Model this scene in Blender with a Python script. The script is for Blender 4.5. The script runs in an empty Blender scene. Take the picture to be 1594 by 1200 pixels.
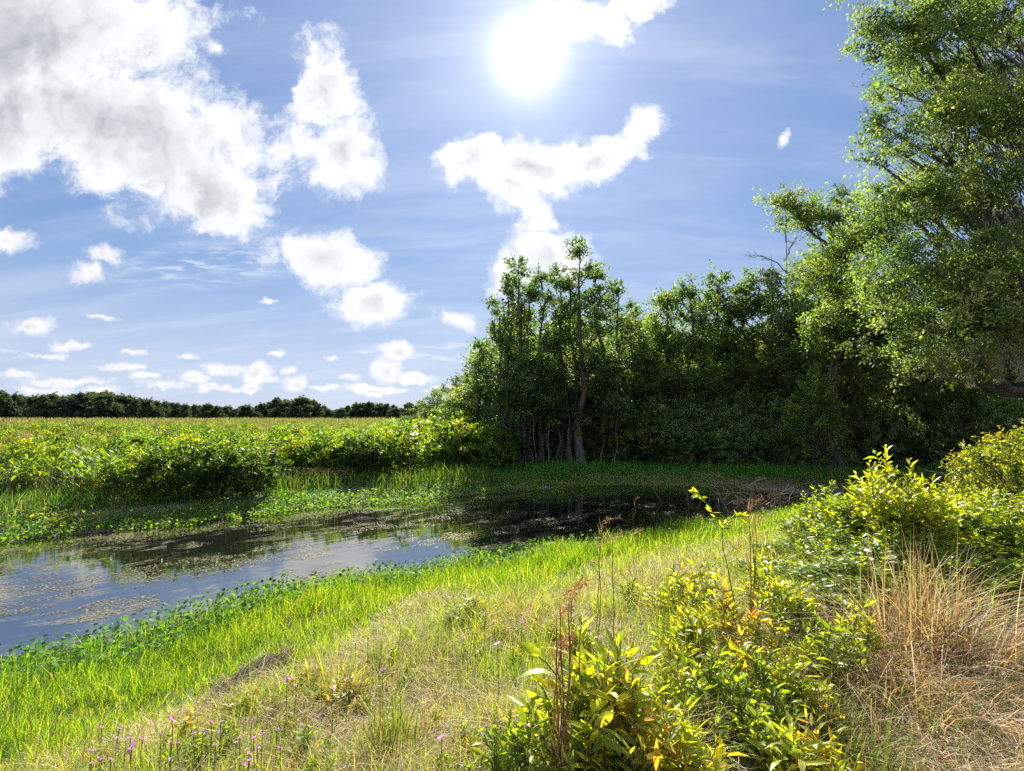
import bpy, math, random
import numpy as np
rng = np.random.default_rng(7)
random.seed(7)
S = bpy.context.scene
COL = S.collection
rad = math.radians

# ------------------------------------------------------------------ camera
F, CX, CY, PITCH, CZ = 800.0, 797.0, 600.0, math.atan(43 / 800.0), 2.7
cam = bpy.data.objects.new('camera', bpy.data.cameras.new('camera')); COL.objects.link(cam)
cam.data.lens = 36 * F / 1594; cam.data.sensor_width = 36
cam.data.clip_start = 0.05; cam.data.clip_end = 3000
cam.location = (0, 0, CZ); cam.rotation_euler = (rad(90) + PITCH, 0, 0)
S.camera = cam

def ray(px, py):
    c, s = math.cos(PITCH), math.sin(PITCH)
    a, b = (px - CX) / F, (CY - py) / F
    return np.array([a, c - s * b, s + c * b])
def tan_uv(px, py):
    d = ray(px, py); return d[0] / d[1], d[2] / d[1]

# ------------------------------------------------------------------ colour management, render
S.view_settings.view_transform = 'Standard'; S.view_settings.look = 'None'
S.view_settings.exposure = 1.4; S.view_settings.gamma = 1
S.render.engine = 'CYCLES'
S.cycles.max_bounces = 8; S.cycles.diffuse_bounces = 4; S.cycles.glossy_bounces = 3
S.cycles.transmission_bounces = 5; S.cycles.transparent_max_bounces = 4
S.cycles.caustics_reflective = False; S.cycles.caustics_refractive = False
S.cycles.sample_clamp_indirect = 6
S.cycles.use_denoising = False
S.cycles.pixel_filter_type = 'BLACKMAN_HARRIS'

# ------------------------------------------------------------------ node helpers
class NT:
    def __init__(s, nt): s.nt = nt; s.n = nt.nodes; s.l = nt.links
    def put(s, sock, v):
        if isinstance(v, bpy.types.NodeSocket): s.l.new(v, sock)
        elif v is not None:
            try: sock.default_value = v
            except Exception: sock.default_value = tuple(v)[:3]
    def m(s, op, a, b=None, c=None, clamp=False):
        n = s.n.new('ShaderNodeMath'); n.operation = op; n.use_clamp = clamp
        s.put(n.inputs[0], a); s.put(n.inputs[1], b)
        if c is not None: s.put(n.inputs[2], c)
        return n.outputs[0]
    def v(s, op, a, b=None):
        n = s.n.new('ShaderNodeVectorMath'); n.operation = op
        s.put(n.inputs[0], a); s.put(n.inputs[1], b)
        return n.outputs['Value'] if op in ('LENGTH', 'DOT_PRODUCT', 'DISTANCE') else n.outputs[0]
    def scale(s, a, k):
        n = s.n.new('ShaderNodeVectorMath'); n.operation = 'SCALE'; s.put(n.inputs[0], a); s.put(n.inputs['Scale'], k); return n.outputs[0]
    def smooth(s, x, lo, hi, a=0.0, b=1.0):
        n = s.n.new('ShaderNodeMapRange'); n.interpolation_type = 'SMOOTHSTEP'
        s.put(n.inputs[0], x); s.put(n.inputs[1], lo); s.put(n.inputs[2], hi); s.put(n.inputs[3], a); s.put(n.inputs[4], b)
        return n.outputs[0]
    def noise(s, vec, scale, detail=4, rough=0.5, dist=0.0, lac=2.0, out='Fac'):
        n = s.n.new('ShaderNodeTexNoise'); s.put(n.inputs['Vector'], vec); n.inputs['Scale'].default_value = scale
        n.inputs['Detail'].default_value = detail; n.inputs['Roughness'].default_value = rough
        n.inputs['Distortion'].default_value = dist; n.inputs['Lacunarity'].default_value = lac
        return n.outputs[out]
    def mix(s, f, a, b, t='RGBA', blend='MIX'):
        n = s.n.new('ShaderNodeMix'); n.data_type = t; n.blend_type = blend if t == 'RGBA' else 'MIX'
        i = {'RGBA': (6, 7, 2), 'FLOAT': (2, 3, 0), 'VECTOR': (4, 5, 1)}[t]
        s.put(n.inputs[0], f); s.put(n.inputs[i[0]], a); s.put(n.inputs[i[1]], b); return n.outputs[i[2]]
    def mapping(s, vec, loc=(0, 0, 0), rot=(0, 0, 0), sc=(1, 1, 1), typ='POINT'):
        n = s.n.new('ShaderNodeMapping'); n.vector_type = typ; s.put(n.inputs[0], vec)
        n.inputs['Location'].default_value = loc; n.inputs['Rotation'].default_value = rot; n.inputs['Scale'].default_value = sc
        return n.outputs[0]
    def comb(s, x, y, z):
        n = s.n.new('ShaderNodeCombineXYZ'); s.put(n.inputs[0], x); s.put(n.inputs[1], y); s.put(n.inputs[2], z); return n.outputs[0]

# ------------------------------------------------------------------ world: sky, clouds, sun
SUN_D = ray(822, 85); SUN_D = SUN_D / np.linalg.norm(SUN_D)
SUN_EL = math.asin(SUN_D[2]); SUN_AZ = math.atan2(SUN_D[0], SUN_D[1])
W = bpy.data.worlds.new('World'); S.world = W; W.use_nodes = True
W.cycles.sampling_method = 'MANUAL'; W.cycles.sample_map_resolution = 1024
t = NT(W.node_tree)
for n in list(t.n): t.n.remove(n)
sky = t.n.new('ShaderNodeTexSky'); sky.sky_type = 'NISHITA'; sky.sun_disc = False
sky.sun_elevation = SUN_EL; sky.sun_rotation = SUN_AZ
sky.altitude = 0; sky.air_density = 1.0; sky.dust_density = 0.08; sky.ozone_density = 3.5
geo = t.n.new('ShaderNodeNewGeometry')
D = t.scale(geo.outputs['Incoming'], -1.0)
sp = t.n.new('ShaderNodeSeparateXYZ'); t.put(sp.inputs[0], D)
yy = t.m('MAXIMUM', sp.outputs[1], 0.08)
u = t.m('DIVIDE', sp.outputs[0], yy); v = t.m('DIVIDE', sp.outputs[2], yy)
UV = t.comb(u, v, 0.0)
# warped coordinates so cloud outlines billow
wn = t.noise(UV, 5.0, 6, 0.55, 0, 2.1, 'Color')
wv = t.scale(t.v('SUBTRACT', wn, (0.5, 0.5, 0.5)), 0.16)
wn2 = t.noise(UV, 22.0, 4, 0.6, 0, 2.1, 'Color')
wv2 = t.scale(t.v('SUBTRACT', wn2, (0.5, 0.5, 0.5)), 0.028)
UVW = t.v('ADD', UV, t.v('ADD', wv, wv2))
UVS = t.v('ADD', UV, t.v('ADD', t.scale(wv, 0.3), wv2))
# cloud list in directions, (px, py, rx, ry, rot_deg, weight)
CL = [(30,60,250,150,0,1.25),(190,190,230,105,30,1.2),(320,285,110,60,32,1.0),(20,160,200,100,0,1.2),(110,40,160,80,15,1.0),(370,215,55,50,20,.75),
 (508,130,62,80,-10,1.0),(528,235,80,78,20,1.1),(470,215,70,45,20,.75),(440,240,50,60,0,.62),
 (735,250,56,52,0,1.2),(822,262,84,48,0,1.4),(915,238,92,42,-14,1.1),(790,300,60,44,20,.95),(835,335,55,30,25,.7),(1000,190,42,30,-20,.72),
 (855,395,62,48,0,.95),(800,425,60,42,-20,.9),(925,30,70,42,-10,1.1),(985,5,60,26,-10,.95),(870,25,40,40,0,.9),
 (505,405,92,46,8,1.0),(585,472,64,30,-5,.9),(710,498,52,18,15,.8),
 (155,395,40,20,5,.75),(135,425,40,24,10,.75),(15,370,50,24,15,.85),(48,508,36,15,0,.72),
 (625,543,30,17,0,.9),(603,575,30,22,0,.7),(650,587,34,10,0,.7),(585,606,60,9,0,.8),(520,560,20,8,0,.7),(463,598,24,17,0,.85),
 (355,572,42,12,0,.75),(400,580,30,18,0,.75),(395,600,20,9,0,.75),(185,573,46,8,0,.7),(100,592,80,10,0,.75),(30,583,45,11,0,.75),
 (230,588,34,8,0,.65),(300,590,26,8,0,.6),(70,604,60,7,0,.6),(150,606,40,7,0,.6),(360,604,40,6,0,.6),(430,590,16,8,0,.6),(455,575,12,6,0,.5),(540,590,22,7,0,.6),(620,606,30,6,0,.6),(680,604,26,8,0,.65),(290,555,22,6,0,.55),(205,548,26,6,0,.5),(20,545,26,7,0,.5),(570,545,14,5,0,.5),(255,602,40,9,0,.7),(325,602,18,7,0,.7),(428,548,18,7,0,.65),(110,540,40,7,0,.55),(60,553,60,6,0,.5),(160,493,30,5,0,.5),
 (240,60,50,26,25,.6),(335,75,26,18,25,.6),(1218,220,10,22,15,.62),(415,467,24,5,0,.6),(500,605,30,6,0,.7)]
fld = None
for (px, py, rx, ry, ro, w) in CL:
    cu, cv = tan_uv(px, py)
    kk = 1.38 if rx >= 100 else 1.22 if ry > 24 else 1.08
    mp = t.mapping(UVW if rx >= 55 and ry > 24 and py < 380 else UVS, (cu, cv, 0), (0, 0, -rad(ro)), (rx * kk / F, ry * kk / F, 1), 'TEXTURE')
    b = t.m('MULTIPLY_ADD', t.v('LENGTH', mp), -w, w)
    fld = b if fld is None else t.m('MAXIMUM', fld, b)
front = t.smooth(sp.outputs[1], 0.1, 0.2)
fn = t.noise(UVW, 8.0, 10, 0.66, 0, 2.1)
core = t.m('ADD', fld, t.m('MULTIPLY_ADD', fn, 2.1, -1.12))
core = t.m('MULTIPLY', t.m('MAXIMUM', core, -1.0), front)
# unseen cumulus added behind the viewer, kept bright as frontal fill light
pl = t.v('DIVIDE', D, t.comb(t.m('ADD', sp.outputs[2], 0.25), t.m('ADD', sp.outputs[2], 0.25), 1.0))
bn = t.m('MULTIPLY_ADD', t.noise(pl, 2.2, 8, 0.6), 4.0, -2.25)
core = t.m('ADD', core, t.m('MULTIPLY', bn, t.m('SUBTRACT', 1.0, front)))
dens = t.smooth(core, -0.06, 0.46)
# cirrus veil and streaks
cir = t.noise(t.mapping(pl, rot=(0, 0, rad(35)), sc=(0.6, 2.6, 1)), 2.2, 7, 0.62, 0.6)
veil = t.m('MULTIPLY_ADD', t.smooth(cir, 0.35, 0.8), 0.30, 0.05)
veil = t.m('ADD', veil, t.smooth(sp.outputs[2], 0.0, 0.30, 0.5, 0.0))
def streak(px, py, rx, ry, ro, amt):
    cu, cv = tan_uv(px, py)
    mp = t.mapping(UV, (cu, cv, 0), (0, 0, -rad(ro)), (rx / F, ry / F, 1), 'TEXTURE')
    e = t.m('SUBTRACT', 1.0, t.v('LENGTH', mp), clamp=True)
    sn = t.noise(t.mapping(UV, rot=(0, 0, rad(18)), sc=(14, 70, 1)), 1.0, 3, 0.6, 0.4)
    return t.m('MULTIPLY', t.m('MULTIPLY', e, t.smooth(sn, 0.45, 0.7)), amt)
st = t.m('ADD', streak(325, 412, 190, 45, -6, 1.0), streak(680, 552, 160, 26, 0, 1.0))
veil = t.m('ADD', veil, st, clamp=True)
# aureole
cosd = t.v('DOT_PRODUCT', D, tuple(SUN_D))
om = t.m('SUBTRACT', 1.0, cosd)
def lobe(a, kk): return t.m('MULTIPLY', t.m('EXPONENT', t.m('MULTIPLY', om, -kk)), a)
glow = t.m('ADD', t.m('ADD', lobe(9.0, 900.0), lobe(2.5, 130.0)), lobe(1.3, 18.0))
glow = t.m('ADD', glow, lobe(0.7, 3.0))
skyc = t.mix(1.0, sky.outputs[0], (0.97, 1.36, 2.15, 1), blend='MULTIPLY')
skyc = t.v('DIVIDE', skyc, t.v('ADD', t.v('MULTIPLY', skyc, (0.185, 0.145, 0.100)), (1.0, 1.0, 1.0)))
skyc = t.mix(veil, skyc, (6.3, 6.9, 8.2, 1))
# cloud tone: thin edges bright, thick cores grey because the sun is behind them
tn = t.m('MULTIPLY_ADD', t.noise(UVW, 4.0, 3, 0.5), 1.1, -0.55)
su, sv = SUN_D[0] / SUN_D[1], SUN_D[2] / SUN_D[1]
tos = t.scale(t.v('NORMALIZE', t.v('SUBTRACT', (su, sv, 0.0), UV)), 0.022)
fn3 = t.noise(UVW, 8.0, 5, 0.55, 0, 2.1); fn2 = t.noise(t.v('ADD', UVW, tos), 8.0, 5, 0.55, 0, 2.1)
relief = t.m('MULTIPLY', t.m('SUBTRACT', fn2, fn3), 1.7)
thick = t.smooth(t.m('ADD', t.m('ADD', relief, t.m('MULTIPLY_ADD', core, 0.35, t.m('MULTIPLY', fld, 0.65))), t.m('MULTIPLY', tn, 0.6)), 0.42, 1.5)
fronttone = t.mix(thick, (7.2, 7.3, 7.5, 1), (2.7, 2.95, 3.4, 1))
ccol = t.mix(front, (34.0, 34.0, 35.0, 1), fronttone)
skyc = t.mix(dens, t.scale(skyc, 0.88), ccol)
gl = t.mix(1.0, (1.0, 0.97, 0.93, 1), (1, 1, 1, 1), blend='MULTIPLY')
vs = t.scale(gl, glow)
ssum = t.v('ADD', skyc, t.scale(vs, 0.85))
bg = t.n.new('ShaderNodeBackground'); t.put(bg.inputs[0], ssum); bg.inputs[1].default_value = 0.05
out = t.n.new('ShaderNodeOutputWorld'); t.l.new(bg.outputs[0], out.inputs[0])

sun = bpy.data.objects.new('sun', bpy.data.lights.new('sun', 'SUN')); COL.objects.link(sun)
sun.data.energy = 5.0; sun.data.angle = rad(0.53); sun.data.color = (1.0, 0.95, 0.86)
from mathutils import Vector
sun.rotation_euler = Vector(SUN_D).to_track_quat('Z', 'Y').to_euler()
sun.location = (0, 60, 60)

# ------------------------------------------------------------------ mesh collector
class Geo:
    def __init__(s): s.V = []; s.C = []; s.F = {3: [], 4: []}; s.n = 0
    def add(s, V, faces, C):
        V = np.asarray(V, np.float32).reshape(-1, 3); C = np.asarray(C, np.float32)
        if C.ndim == 1: C = np.tile(C[:3], (len(V), 1))
        s.V.append(V); s.C.append(C)
        for f in faces:
            f = np.asarray(f, np.int64); s.F[f.shape[1]].append(f + s.n)
        s.n += len(V)
    def mesh(s, name, mat, smooth=False):
        me = bpy.data.meshes.new(name)
        if s.n:
            V = np.concatenate(s.V); C = np.concatenate(s.C)
            q = np.concatenate(s.F[4]) if s.F[4] else np.zeros((0, 4), np.int64)
            r = np.concatenate(s.F[3]) if s.F[3] else np.zeros((0, 3), np.int64)
            me.vertices.add(len(V)); me.vertices.foreach_set('co', V.ravel())
            li = np.concatenate([q.ravel(), r.ravel()]).astype(np.int32)
            me.loops.add(len(li)); me.loops.foreach_set('vertex_index', li)
            ls = np.concatenate([np.arange(len(q)) * 4, len(q) * 4 + np.arange(len(r)) * 3]).astype(np.int32)
            me.polygons.add(len(ls)); me.polygons.foreach_set('loop_start', ls)
            if smooth: me.polygons.foreach_set('use_smooth', np.ones(len(ls), bool))
            a = me.attributes.new('Col', 'FLOAT_COLOR', 'POINT')
            a.data.foreach_set('color', np.concatenate([C, np.ones((len(C), 1), np.float32)], 1).astype(np.float32).ravel())
            me.update(calc_edges=True)
        me.materials.append(mat)
        return me
    def obj(s, name, mat, parent=None, smooth=False):
        o = bpy.data.objects.new(name, s.mesh(name, mat, smooth)); COL.objects.link(o)
        if parent: o.parent = parent
        return o
def tag(o, label, cat=None, group=None, kind=None):
    if label: o['label'] = label
    if cat: o['category'] = cat
    if group: o['group'] = group
    if kind: o['kind'] = kind
    return o
def thing(name, label, cat, loc=(0, 0, 0), rz=0, group=None):
    o = bpy.data.objects.new(name, None); COL.objects.link(o)
    o.location = loc; o.rotation_euler = (0, 0, rz); o.empty_display_size = 0.2
    return tag(o, label, cat, group)
def dup(root, loc, rz, sc, label=None, group=None):
    r = root.copy(); COL.objects.link(r); r.location = loc; r.rotation_euler = (0, 0, rz)
    r.scale = sc if hasattr(sc, '__len__') else (sc, sc, sc)
    if label: r['label'] = label
    if group: r['group'] = group
    for ch in root.children:
        c = ch.copy(); COL.objects.link(c); c.parent = r
    return r
class Pool:
    """one source thing, moved into place the first time and copied afterwards"""
    def __init__(s, root): s.root = root; s.used = False
    def put(s, loc, rz, sc, label, group=None):
        if not s.used:
            s.used = True; r = s.root; r.location = loc; r.rotation_euler = (0, 0, rz)
            r.scale = sc if hasattr(sc, '__len__') else (sc, sc, sc)
            r['label'] = label
            if group: r['group'] = group
            return r
        r = dup(s.root, loc, rz, sc, label)
        if group: r['group'] = group
        elif 'group' in r: del r['group']
        return r

def nrm(a): return a / np.maximum(np.linalg.norm(a, axis=-1, keepdims=True), 1e-9)
def pick(pal, n, jit=0.15, r=None):
    r = r or rng
    pal = np.array(pal); w = pal[:, 3] if pal.shape[1] > 3 else np.ones(len(pal))
    c = pal[r.choice(len(pal), n, p=w / w.sum()), :3]
    return c * (1 + jit * r.standard_normal((n, 1))).clip(.5, 1.6) * (1 + jit * .4 * r.standard_normal((n, 3))).clip(.6, 1.5)

def blades(g, P, H, Wd, lean, bend, C, seg=3, tipC=None):
    """grass blades: P Nx3, H,Wd N, lean Nx2 unit direction, bend N (fraction of height thrown sideways)"""
    n = len(P)
    if n == 0: return
    side = np.stack([-lean[:, 1], lean[:, 0], np.zeros(n)], 1)
    a = rng.uniform(0, 2 * np.pi, n); rot = np.stack([np.cos(a), np.sin(a), np.zeros(n)], 1)
    side = nrm(side + rot * 0.9)
    L = np.concatenate([lean, np.zeros((n, 1))], 1)
    rows, cols = [], []
    for k in range(seg + 1):
        s_ = k / seg
        z = H * (s_ - 0.35 * np.minimum(bend, 1.6) * s_ ** 2)
        c = P + L * (H * bend * s_ ** 1.8)[:, None] + np.array([0, 0, 1.]) * z[:, None]
        cc = C if tipC is None else C * (1 - s_) + tipC * s_
        if k < seg:
            w = Wd * (1.0 - s_ ** 1.6) * 0.5
            rows.append(np.stack([c - side * w[:, None], c + side * w[:, None]], 1)); cols.append(np.repeat(cc[:, None], 2, 1))
        else:
            rows.append(c[:, None]); cols.append(cc[:, None])
    V = np.concatenate(rows, 1); m = V.shape[1]; CC = np.concatenate(cols, 1)
    base = (np.arange(n) * m)[:, None]
    q = [base + np.array([[2 * k, 2 * k + 1, 2 * k + 3, 2 * k + 2]]) for k in range(seg - 1)]
    tri = base + np.array([[2 * seg - 2, 2 * seg - 1, 2 * seg]])
    g.add(V.reshape(-1, 3), ([np.concatenate(q)] if q else []) + [tri], CC.reshape(-1, 3))

def leaves(g, P, Dr, N, L, Wd, C, fold=0.0, droop=0.0, fine=False):
    n = len(P)
    if n == 0: return
    Dr = nrm(Dr); Sd = nrm(np.cross(Dr, N)); N = np.cross(Sd, Dr)
    L = np.broadcast_to(L, (n,))[:, None]; Wd = np.broadcast_to(Wd, (n,))[:, None]
    if not fine:
        B = P; T = P + Dr * L - np.array([0, 0, 1.]) * L * droop
        M = P + Dr * L * 0.45
        R = M + Sd * Wd * .5 + N * fold * Wd; Q = M - Sd * Wd * .5 + N * fold * Wd
        V = np.stack([B, R, T, Q], 1); b = (np.arange(n) * 4)[:, None]
        if np.any(fold): fs = [b + np.array([[0, 1, 2]]), b + np.array([[0, 2, 3]])]
        else: fs = [b + np.array([[0, 1, 2, 3]])]
        g.add(V.reshape(-1, 3), fs, np.repeat(C[:, None], 4, 1).reshape(-1, 3)); return
    st = [(0, .0), (.28, .8), (.6, .85), (1, 0)]
    pts = []
    for s_, w in st:
        c = P + Dr * L * s_ - np.array([0, 0, 1.]) * L * droop * s_ ** 2
        if w: pts += [c + Sd * Wd * w * .5 + N * fold * Wd * w, c, c - Sd * Wd * w * .5 + N * fold * Wd * w]
        else: pts += [c]
    V = np.stack(pts, 1); b = (np.arange(n) * 8)[:, None]
    fs = [b + np.array([[0, 1, 2]]), b + np.array([[0, 2, 3]]), b + np.array([[4, 7, 5]]), b + np.array([[5, 7, 6]])]
    g.add(V.reshape(-1, 3), fs + [b + np.array([[1, 4, 5, 2]]), b + np.array([[2, 5, 6, 3]])],
          (np.repeat(C[:, None], 8, 1) * np.array([.9, 1, .92, 1, 1, .92, 1, 1.05])[None, :, None]).reshape(-1, 3))

def tube(g, path, r, sides=6, col=(.2, .2, .2)):
    path = np.asarray(path, float); r = np.asarray(r, float); n = len(path)
    tg = nrm(np.gradient(path, axis=0))
    ref = np.array([0.9, 0.1, 0.2]) if abs(tg[0][2]) > .6 else np.array([0, 0, 1.])
    a1 = nrm(np.cross(tg, ref)); a2 = np.cross(tg, a1)
    th = np.arange(sides) / sides * 2 * np.pi
    V = path[:, None] + r[:, None, None] * (a1[:, None] * np.cos(th)[None, :, None] + a2[:, None] * np.sin(th)[None, :, None])
    i = np.arange(n - 1)[:, None] * sides; j = np.arange(sides)[None]
    q = np.stack([i + j, i + (j + 1) % sides, i + sides + (j + 1) % sides, i + sides + j], -1).reshape(-1, 4)
    g.add(V.reshape(-1, 3), [q], np.asarray(col))
def curve(a, b, sag=0.0, wob=0.0, n=6, r=None, bow=None):
    a = np.asarray(a, float); b = np.asarray(b, float); s = np.linspace(0, 1, n)[:, None]
    p = a * (1 - s) + b * s
    p[:, 2:3] += sag * 4 * s * (1 - s)
    if bow is not None: p += np.asarray(bow) * 4 * s * (1 - s)
    if wob: p[1:-1] += (r or rng).standard_normal((n - 2, 3)) * wob
    return p

# value noise on the plane
_tab = rng.random((256, 256))
def vnoise(x, y, sc, off=0.0):
    x = np.asarray(x) / sc + off + 1000; y = np.asarray(y) / sc + off * 1.7 + 1000
    xi = np.floor(x).astype(int); yi = np.floor(y).astype(int); fx = x - xi; fy = y - yi
    fx = fx * fx * (3 - 2 * fx); fy = fy * fy * (3 - 2 * fy)
    g = lambda a, b: _tab[a % 256, b % 256]
    return (g(xi, yi) * (1 - fx) + g(xi + 1, yi) * fx) * (1 - fy) + (g(xi, yi + 1) * (1 - fx) + g(xi + 1, yi + 1) * fx) * fy

# ------------------------------------------------------------------ terrain shape
NEAR = np.array([(-26, -26), (-12, -7), (-7.6, 1.6), (-5.75, 5.0), (-5.2, 5.7), (-4.6, 6.0), (-4.35, 6.65), (-4.1, 7.15), (-3.5, 7.95), (-2.75, 8.3),
                 (-1.4, 8.95), (-.45, 9.8), (.85, 10.7), (2.95, 11.7), (5.1, 12.9), (7.5, 14.4), (9.8, 16.0)])
FAR = np.array([(-40, -22), (-22, -4), (-15, 5.5), (-11.6, 10.0), (-10.2, 11.4), (-8.8, 12.2), (-7.9, 13.1), (-7.1, 13.9), (-6.2, 14.4), (-4.7, 15.6),
                (-3.4, 16.0), (-1.1, 17.4), (2.8, 19.5), (4.6, 19.6), (6.9, 19.3), (9.2, 18.2), (10.6, 16.8)])
POLY = np.concatenate([NEAR, FAR[::-1]])
def pdist(x, y, L):
    P = np.stack([x, y], -1).astype(float); best = np.full(P.shape[:-1], 1e9)
    for a, b in zip(L[:-1], L[1:]):
        ab = b - a; s = np.clip(((P - a) @ ab) / (ab @ ab), 0, 1)
        best = np.minimum(best, np.linalg.norm(P - a - s[..., None] * ab, axis=-1))
    return best
def inside(x, y):
    x = np.asarray(x, float); y = np.asarray(y, float); c = np.zeros(x.shape, bool)
    for (x1, y1), (x2, y2) in zip(POLY, np.roll(POLY, -1, 0)):
        k = ((y1 > y) != (y2 > y)) & (x < (x2 - x1) * (y - y1) / (y2 - y1 + 1e-12) + x1); c ^= k
    return c
def sstep(x): x = np.clip(x, 0, 1); return x * x * (3 - 2 * x)
def zones(x, y):
    x = np.asarray(x, float); y = np.asarray(y, float)
    wob = (vnoise(x, y, .8) - .5) * .5 + (vnoise(x, y, .25, 5) - .5) * .2
    dn = pdist(x, y, NEAR) + wob * .6; df = pdist(x, y, FAR) + wob * .6; ins = inside(x, y)
    return dn, df, ins
def Hgt(x, y, z=None):
    x = np.asarray(x, float); y = np.asarray(y, float)
    dn, df, ins = z or zones(x, y)
    nearside = sstep((df - dn) / 3.0 + .5)
    hn = 1.1 * sstep((dn + .35) / 6.6) ; hf = 0.28 * sstep((df + .4) / 1.8)
    h = hn * nearside + hf * (1 - nearside)
    h = h + (vnoise(x, y, 1.3, 3) - .5) * .10 * sstep(np.minimum(dn, df) / 1.5) + (vnoise(x, y, .35, 9) - .5) * .03
    wd = np.minimum(dn, df)
    return np.where(ins, -0.55 * sstep(wd / 1.2) - .01, np.maximum(h, 0.012))
def G(px, py):
    d = ray(px, py); ts = np.geomspace(1.2, 260, 900); X = d[0] * ts; Y = d[1] * ts; Z = CZ + d[2] * ts
    hh = np.maximum(Hgt(X, Y), 0); k = np.argmax(Z < hh)
    if Z[k] >= hh[k]: k = len(ts) - 1
    return X[k], Y[k], float(hh[k])
def topz(px, Y, py):
    d = ray(px, py); return CZ + d[2] / d[1] * Y
def byY(px, Y, pyt):
    """foot at distance Y under column px, and the height that reaches image row pyt"""
    x = (px - CX) / F * Y; z = float(Hgt(x, Y)); return x, Y, z, topz(px, Y, pyt) - z
def byH(px, pyt, h, y0=1.7, y1=30):
    Y = np.geomspace(y0, y1, 500); d = ray(px, pyt); X = d[0] / d[1] * Y; Z = CZ + d[2] / d[1] * Y
    hh = Hgt(X, Y); k = np.argmax(Z - hh < h)
    if Z[k] - hh[k] >= h: k = len(Y) - 1
    return float(X[k]), float(Y[k]), float(hh[k])

# ------------------------------------------------------------------ materials
def newmat(name):
    m = bpy.data.materials.new(name); m.use_nodes = True; q = NT(m.node_tree)
    for n in list(q.n): q.n.remove(n)
    return m, q, q.n.new('ShaderNodeOutputMaterial')
def foliage_mat(name, trans=0.5, rough=0.42, spec=0.5, tint=(1.5, 1.35, 0.35), vein=0):
    m, q, o = newmat(name)
    a = q.n.new('ShaderNodeAttribute'); a.attribute_name = 'Col'
    geo = q.n.new('ShaderNodeNewGeometry')
    nz = q.noise(geo.outputs['Position'], 38.0, 3, .65)
    c = q.mix(1.0, a.outputs['Color'], q.comb(*(q.smooth(nz, .25, .75, .66, 1.3),) * 3), blend='MULTIPLY')
    c = q.mix(q.smooth(q.noise(geo.outputs['Position'], 95.0, 3, .6), .62, .72, 0, .55), c, (.16, .10, .03, 1))
    b = q.n.new('ShaderNodeBsdfPrincipled'); q.put(b.inputs['Base Color'], c)
    b.inputs['Roughness'].default_value = rough; b.inputs['Specular IOR Level'].default_value = spec
    tr = q.n.new('ShaderNodeBsdfTranslucent'); q.put(tr.inputs[0], q.mix(1.0, c, (*tint, 1), blend='MULTIPLY'))
    mx = q.n.new('ShaderNodeMixShader'); mx.inputs[0].default_value = trans
    q.l.new(b.outputs[0], mx.inputs[1]); q.l.new(tr.outputs[0], mx.inputs[2]); q.l.new(mx.outputs[0], o.inputs[0])
    return m
M_far = foliage_mat('distant_leaf', .35, .8, .05, (1.6, 1.7, .7))
M_leaf = foliage_mat('tree_leaf', .50, .5, .25, (1.95, 2.05, .7))
M_shrub = foliage_mat('shrub_leaf', .55, .45, .4, (2.6, 2.2, .3))
M_plant = foliage_mat('plant_leaf', .58, .42, .4, (2.1, 1.75, .25))
M_grass = foliage_mat('grass_blade', .55, .5, .3, (2.1, 1.9, .3))
M_straw = foliage_mat('dry_straw', .35, .6, .3, (1.35, 1.15, .6))
M_mat = foliage_mat('mat_leaf', .5, .6, .18, (2.2, 2.0, .3))
M_reed = foliage_mat('reed_blade', .45, .55, .3, (1.7, 1.7, .6))
M_petal = foliage_mat('petal', .5, .6, .2, (1.3, 1.1, 1.3))
def bark_mat(name, c1, c2, sc=9):
    m, q, o = newmat(name); g = q.n.new('ShaderNodeNewGeometry')
    n = q.noise(q.mapping(g.outputs['Position'], sc=(1, 1, .25)), sc, 6, .65)
    b = q.n.new('ShaderNodeBsdfPrincipled'); q.put(b.inputs['Base Color'], q.mix(q.smooth(n, .35, .65), (*c1, 1), (*c2, 1)))
    b.inputs['Roughness'].default_value = .9
    bp = q.n.new('ShaderNodeBump'); q.put(bp.inputs['Height'], n); bp.inputs['Strength'].default_value = .6; bp.inputs['Distance'].default_value = .03
    q.l.new(bp.outputs[0], b.inputs['Normal']); q.l.new(b.outputs[0], o.inputs[0]); return m
M_bark = bark_mat('bark', (.05, .045, .038), (.15, .135, .115))
M_pale = bark_mat('pale_bark', (.16, .145, .12), (.36, .33, .29))
M_brown = bark_mat('brown_twig', (.10, .06, .045), (.22, .14, .11))
M_stem = bark_mat('green_stem', (.10, .11, .03), (.17, .16, .06), 30)

def ground_mat():
    m, q, o = newmat('bank_soil'); g = q.n.new('ShaderNodeNewGeometry'); P = g.outputs['Position']
    n1 = q.noise(P, 1.2, 6, .6); n2 = q.noise(P, 24, 6, .7); n3 = q.noise(q.mapping(P, sc=(1, 2.6, 1), rot=(0, 0, .6)), 70, 4, .7)
    c = q.mix(q.smooth(n2, .3, .7), (.065, .045, .028, 1), (.21, .165, .11, 1))
    c = q.mix(q.smooth(n3, .46, .62), c, (.50, .41, .30, 1))
    c = q.mix(q.m('MULTIPLY', q.smooth(n1, .45, .62), .5), c, (.07, .085, .025, 1))
    b = q.n.new('ShaderNodeBsdfPrincipled'); q.put(b.inputs['Base Color'], c); b.inputs['Roughness'].default_value = .95
    bp = q.n.new('ShaderNodeBump'); q.put(bp.inputs['Height'], q.m('ADD', n2, n3)); bp.inputs['Strength'].default_value = .9; bp.inputs['Distance'].default_value = .025
    q.l.new(bp.outputs[0], b.inputs['Normal']); q.l.new(b.outputs[0], o.inputs[0]); return m
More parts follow.
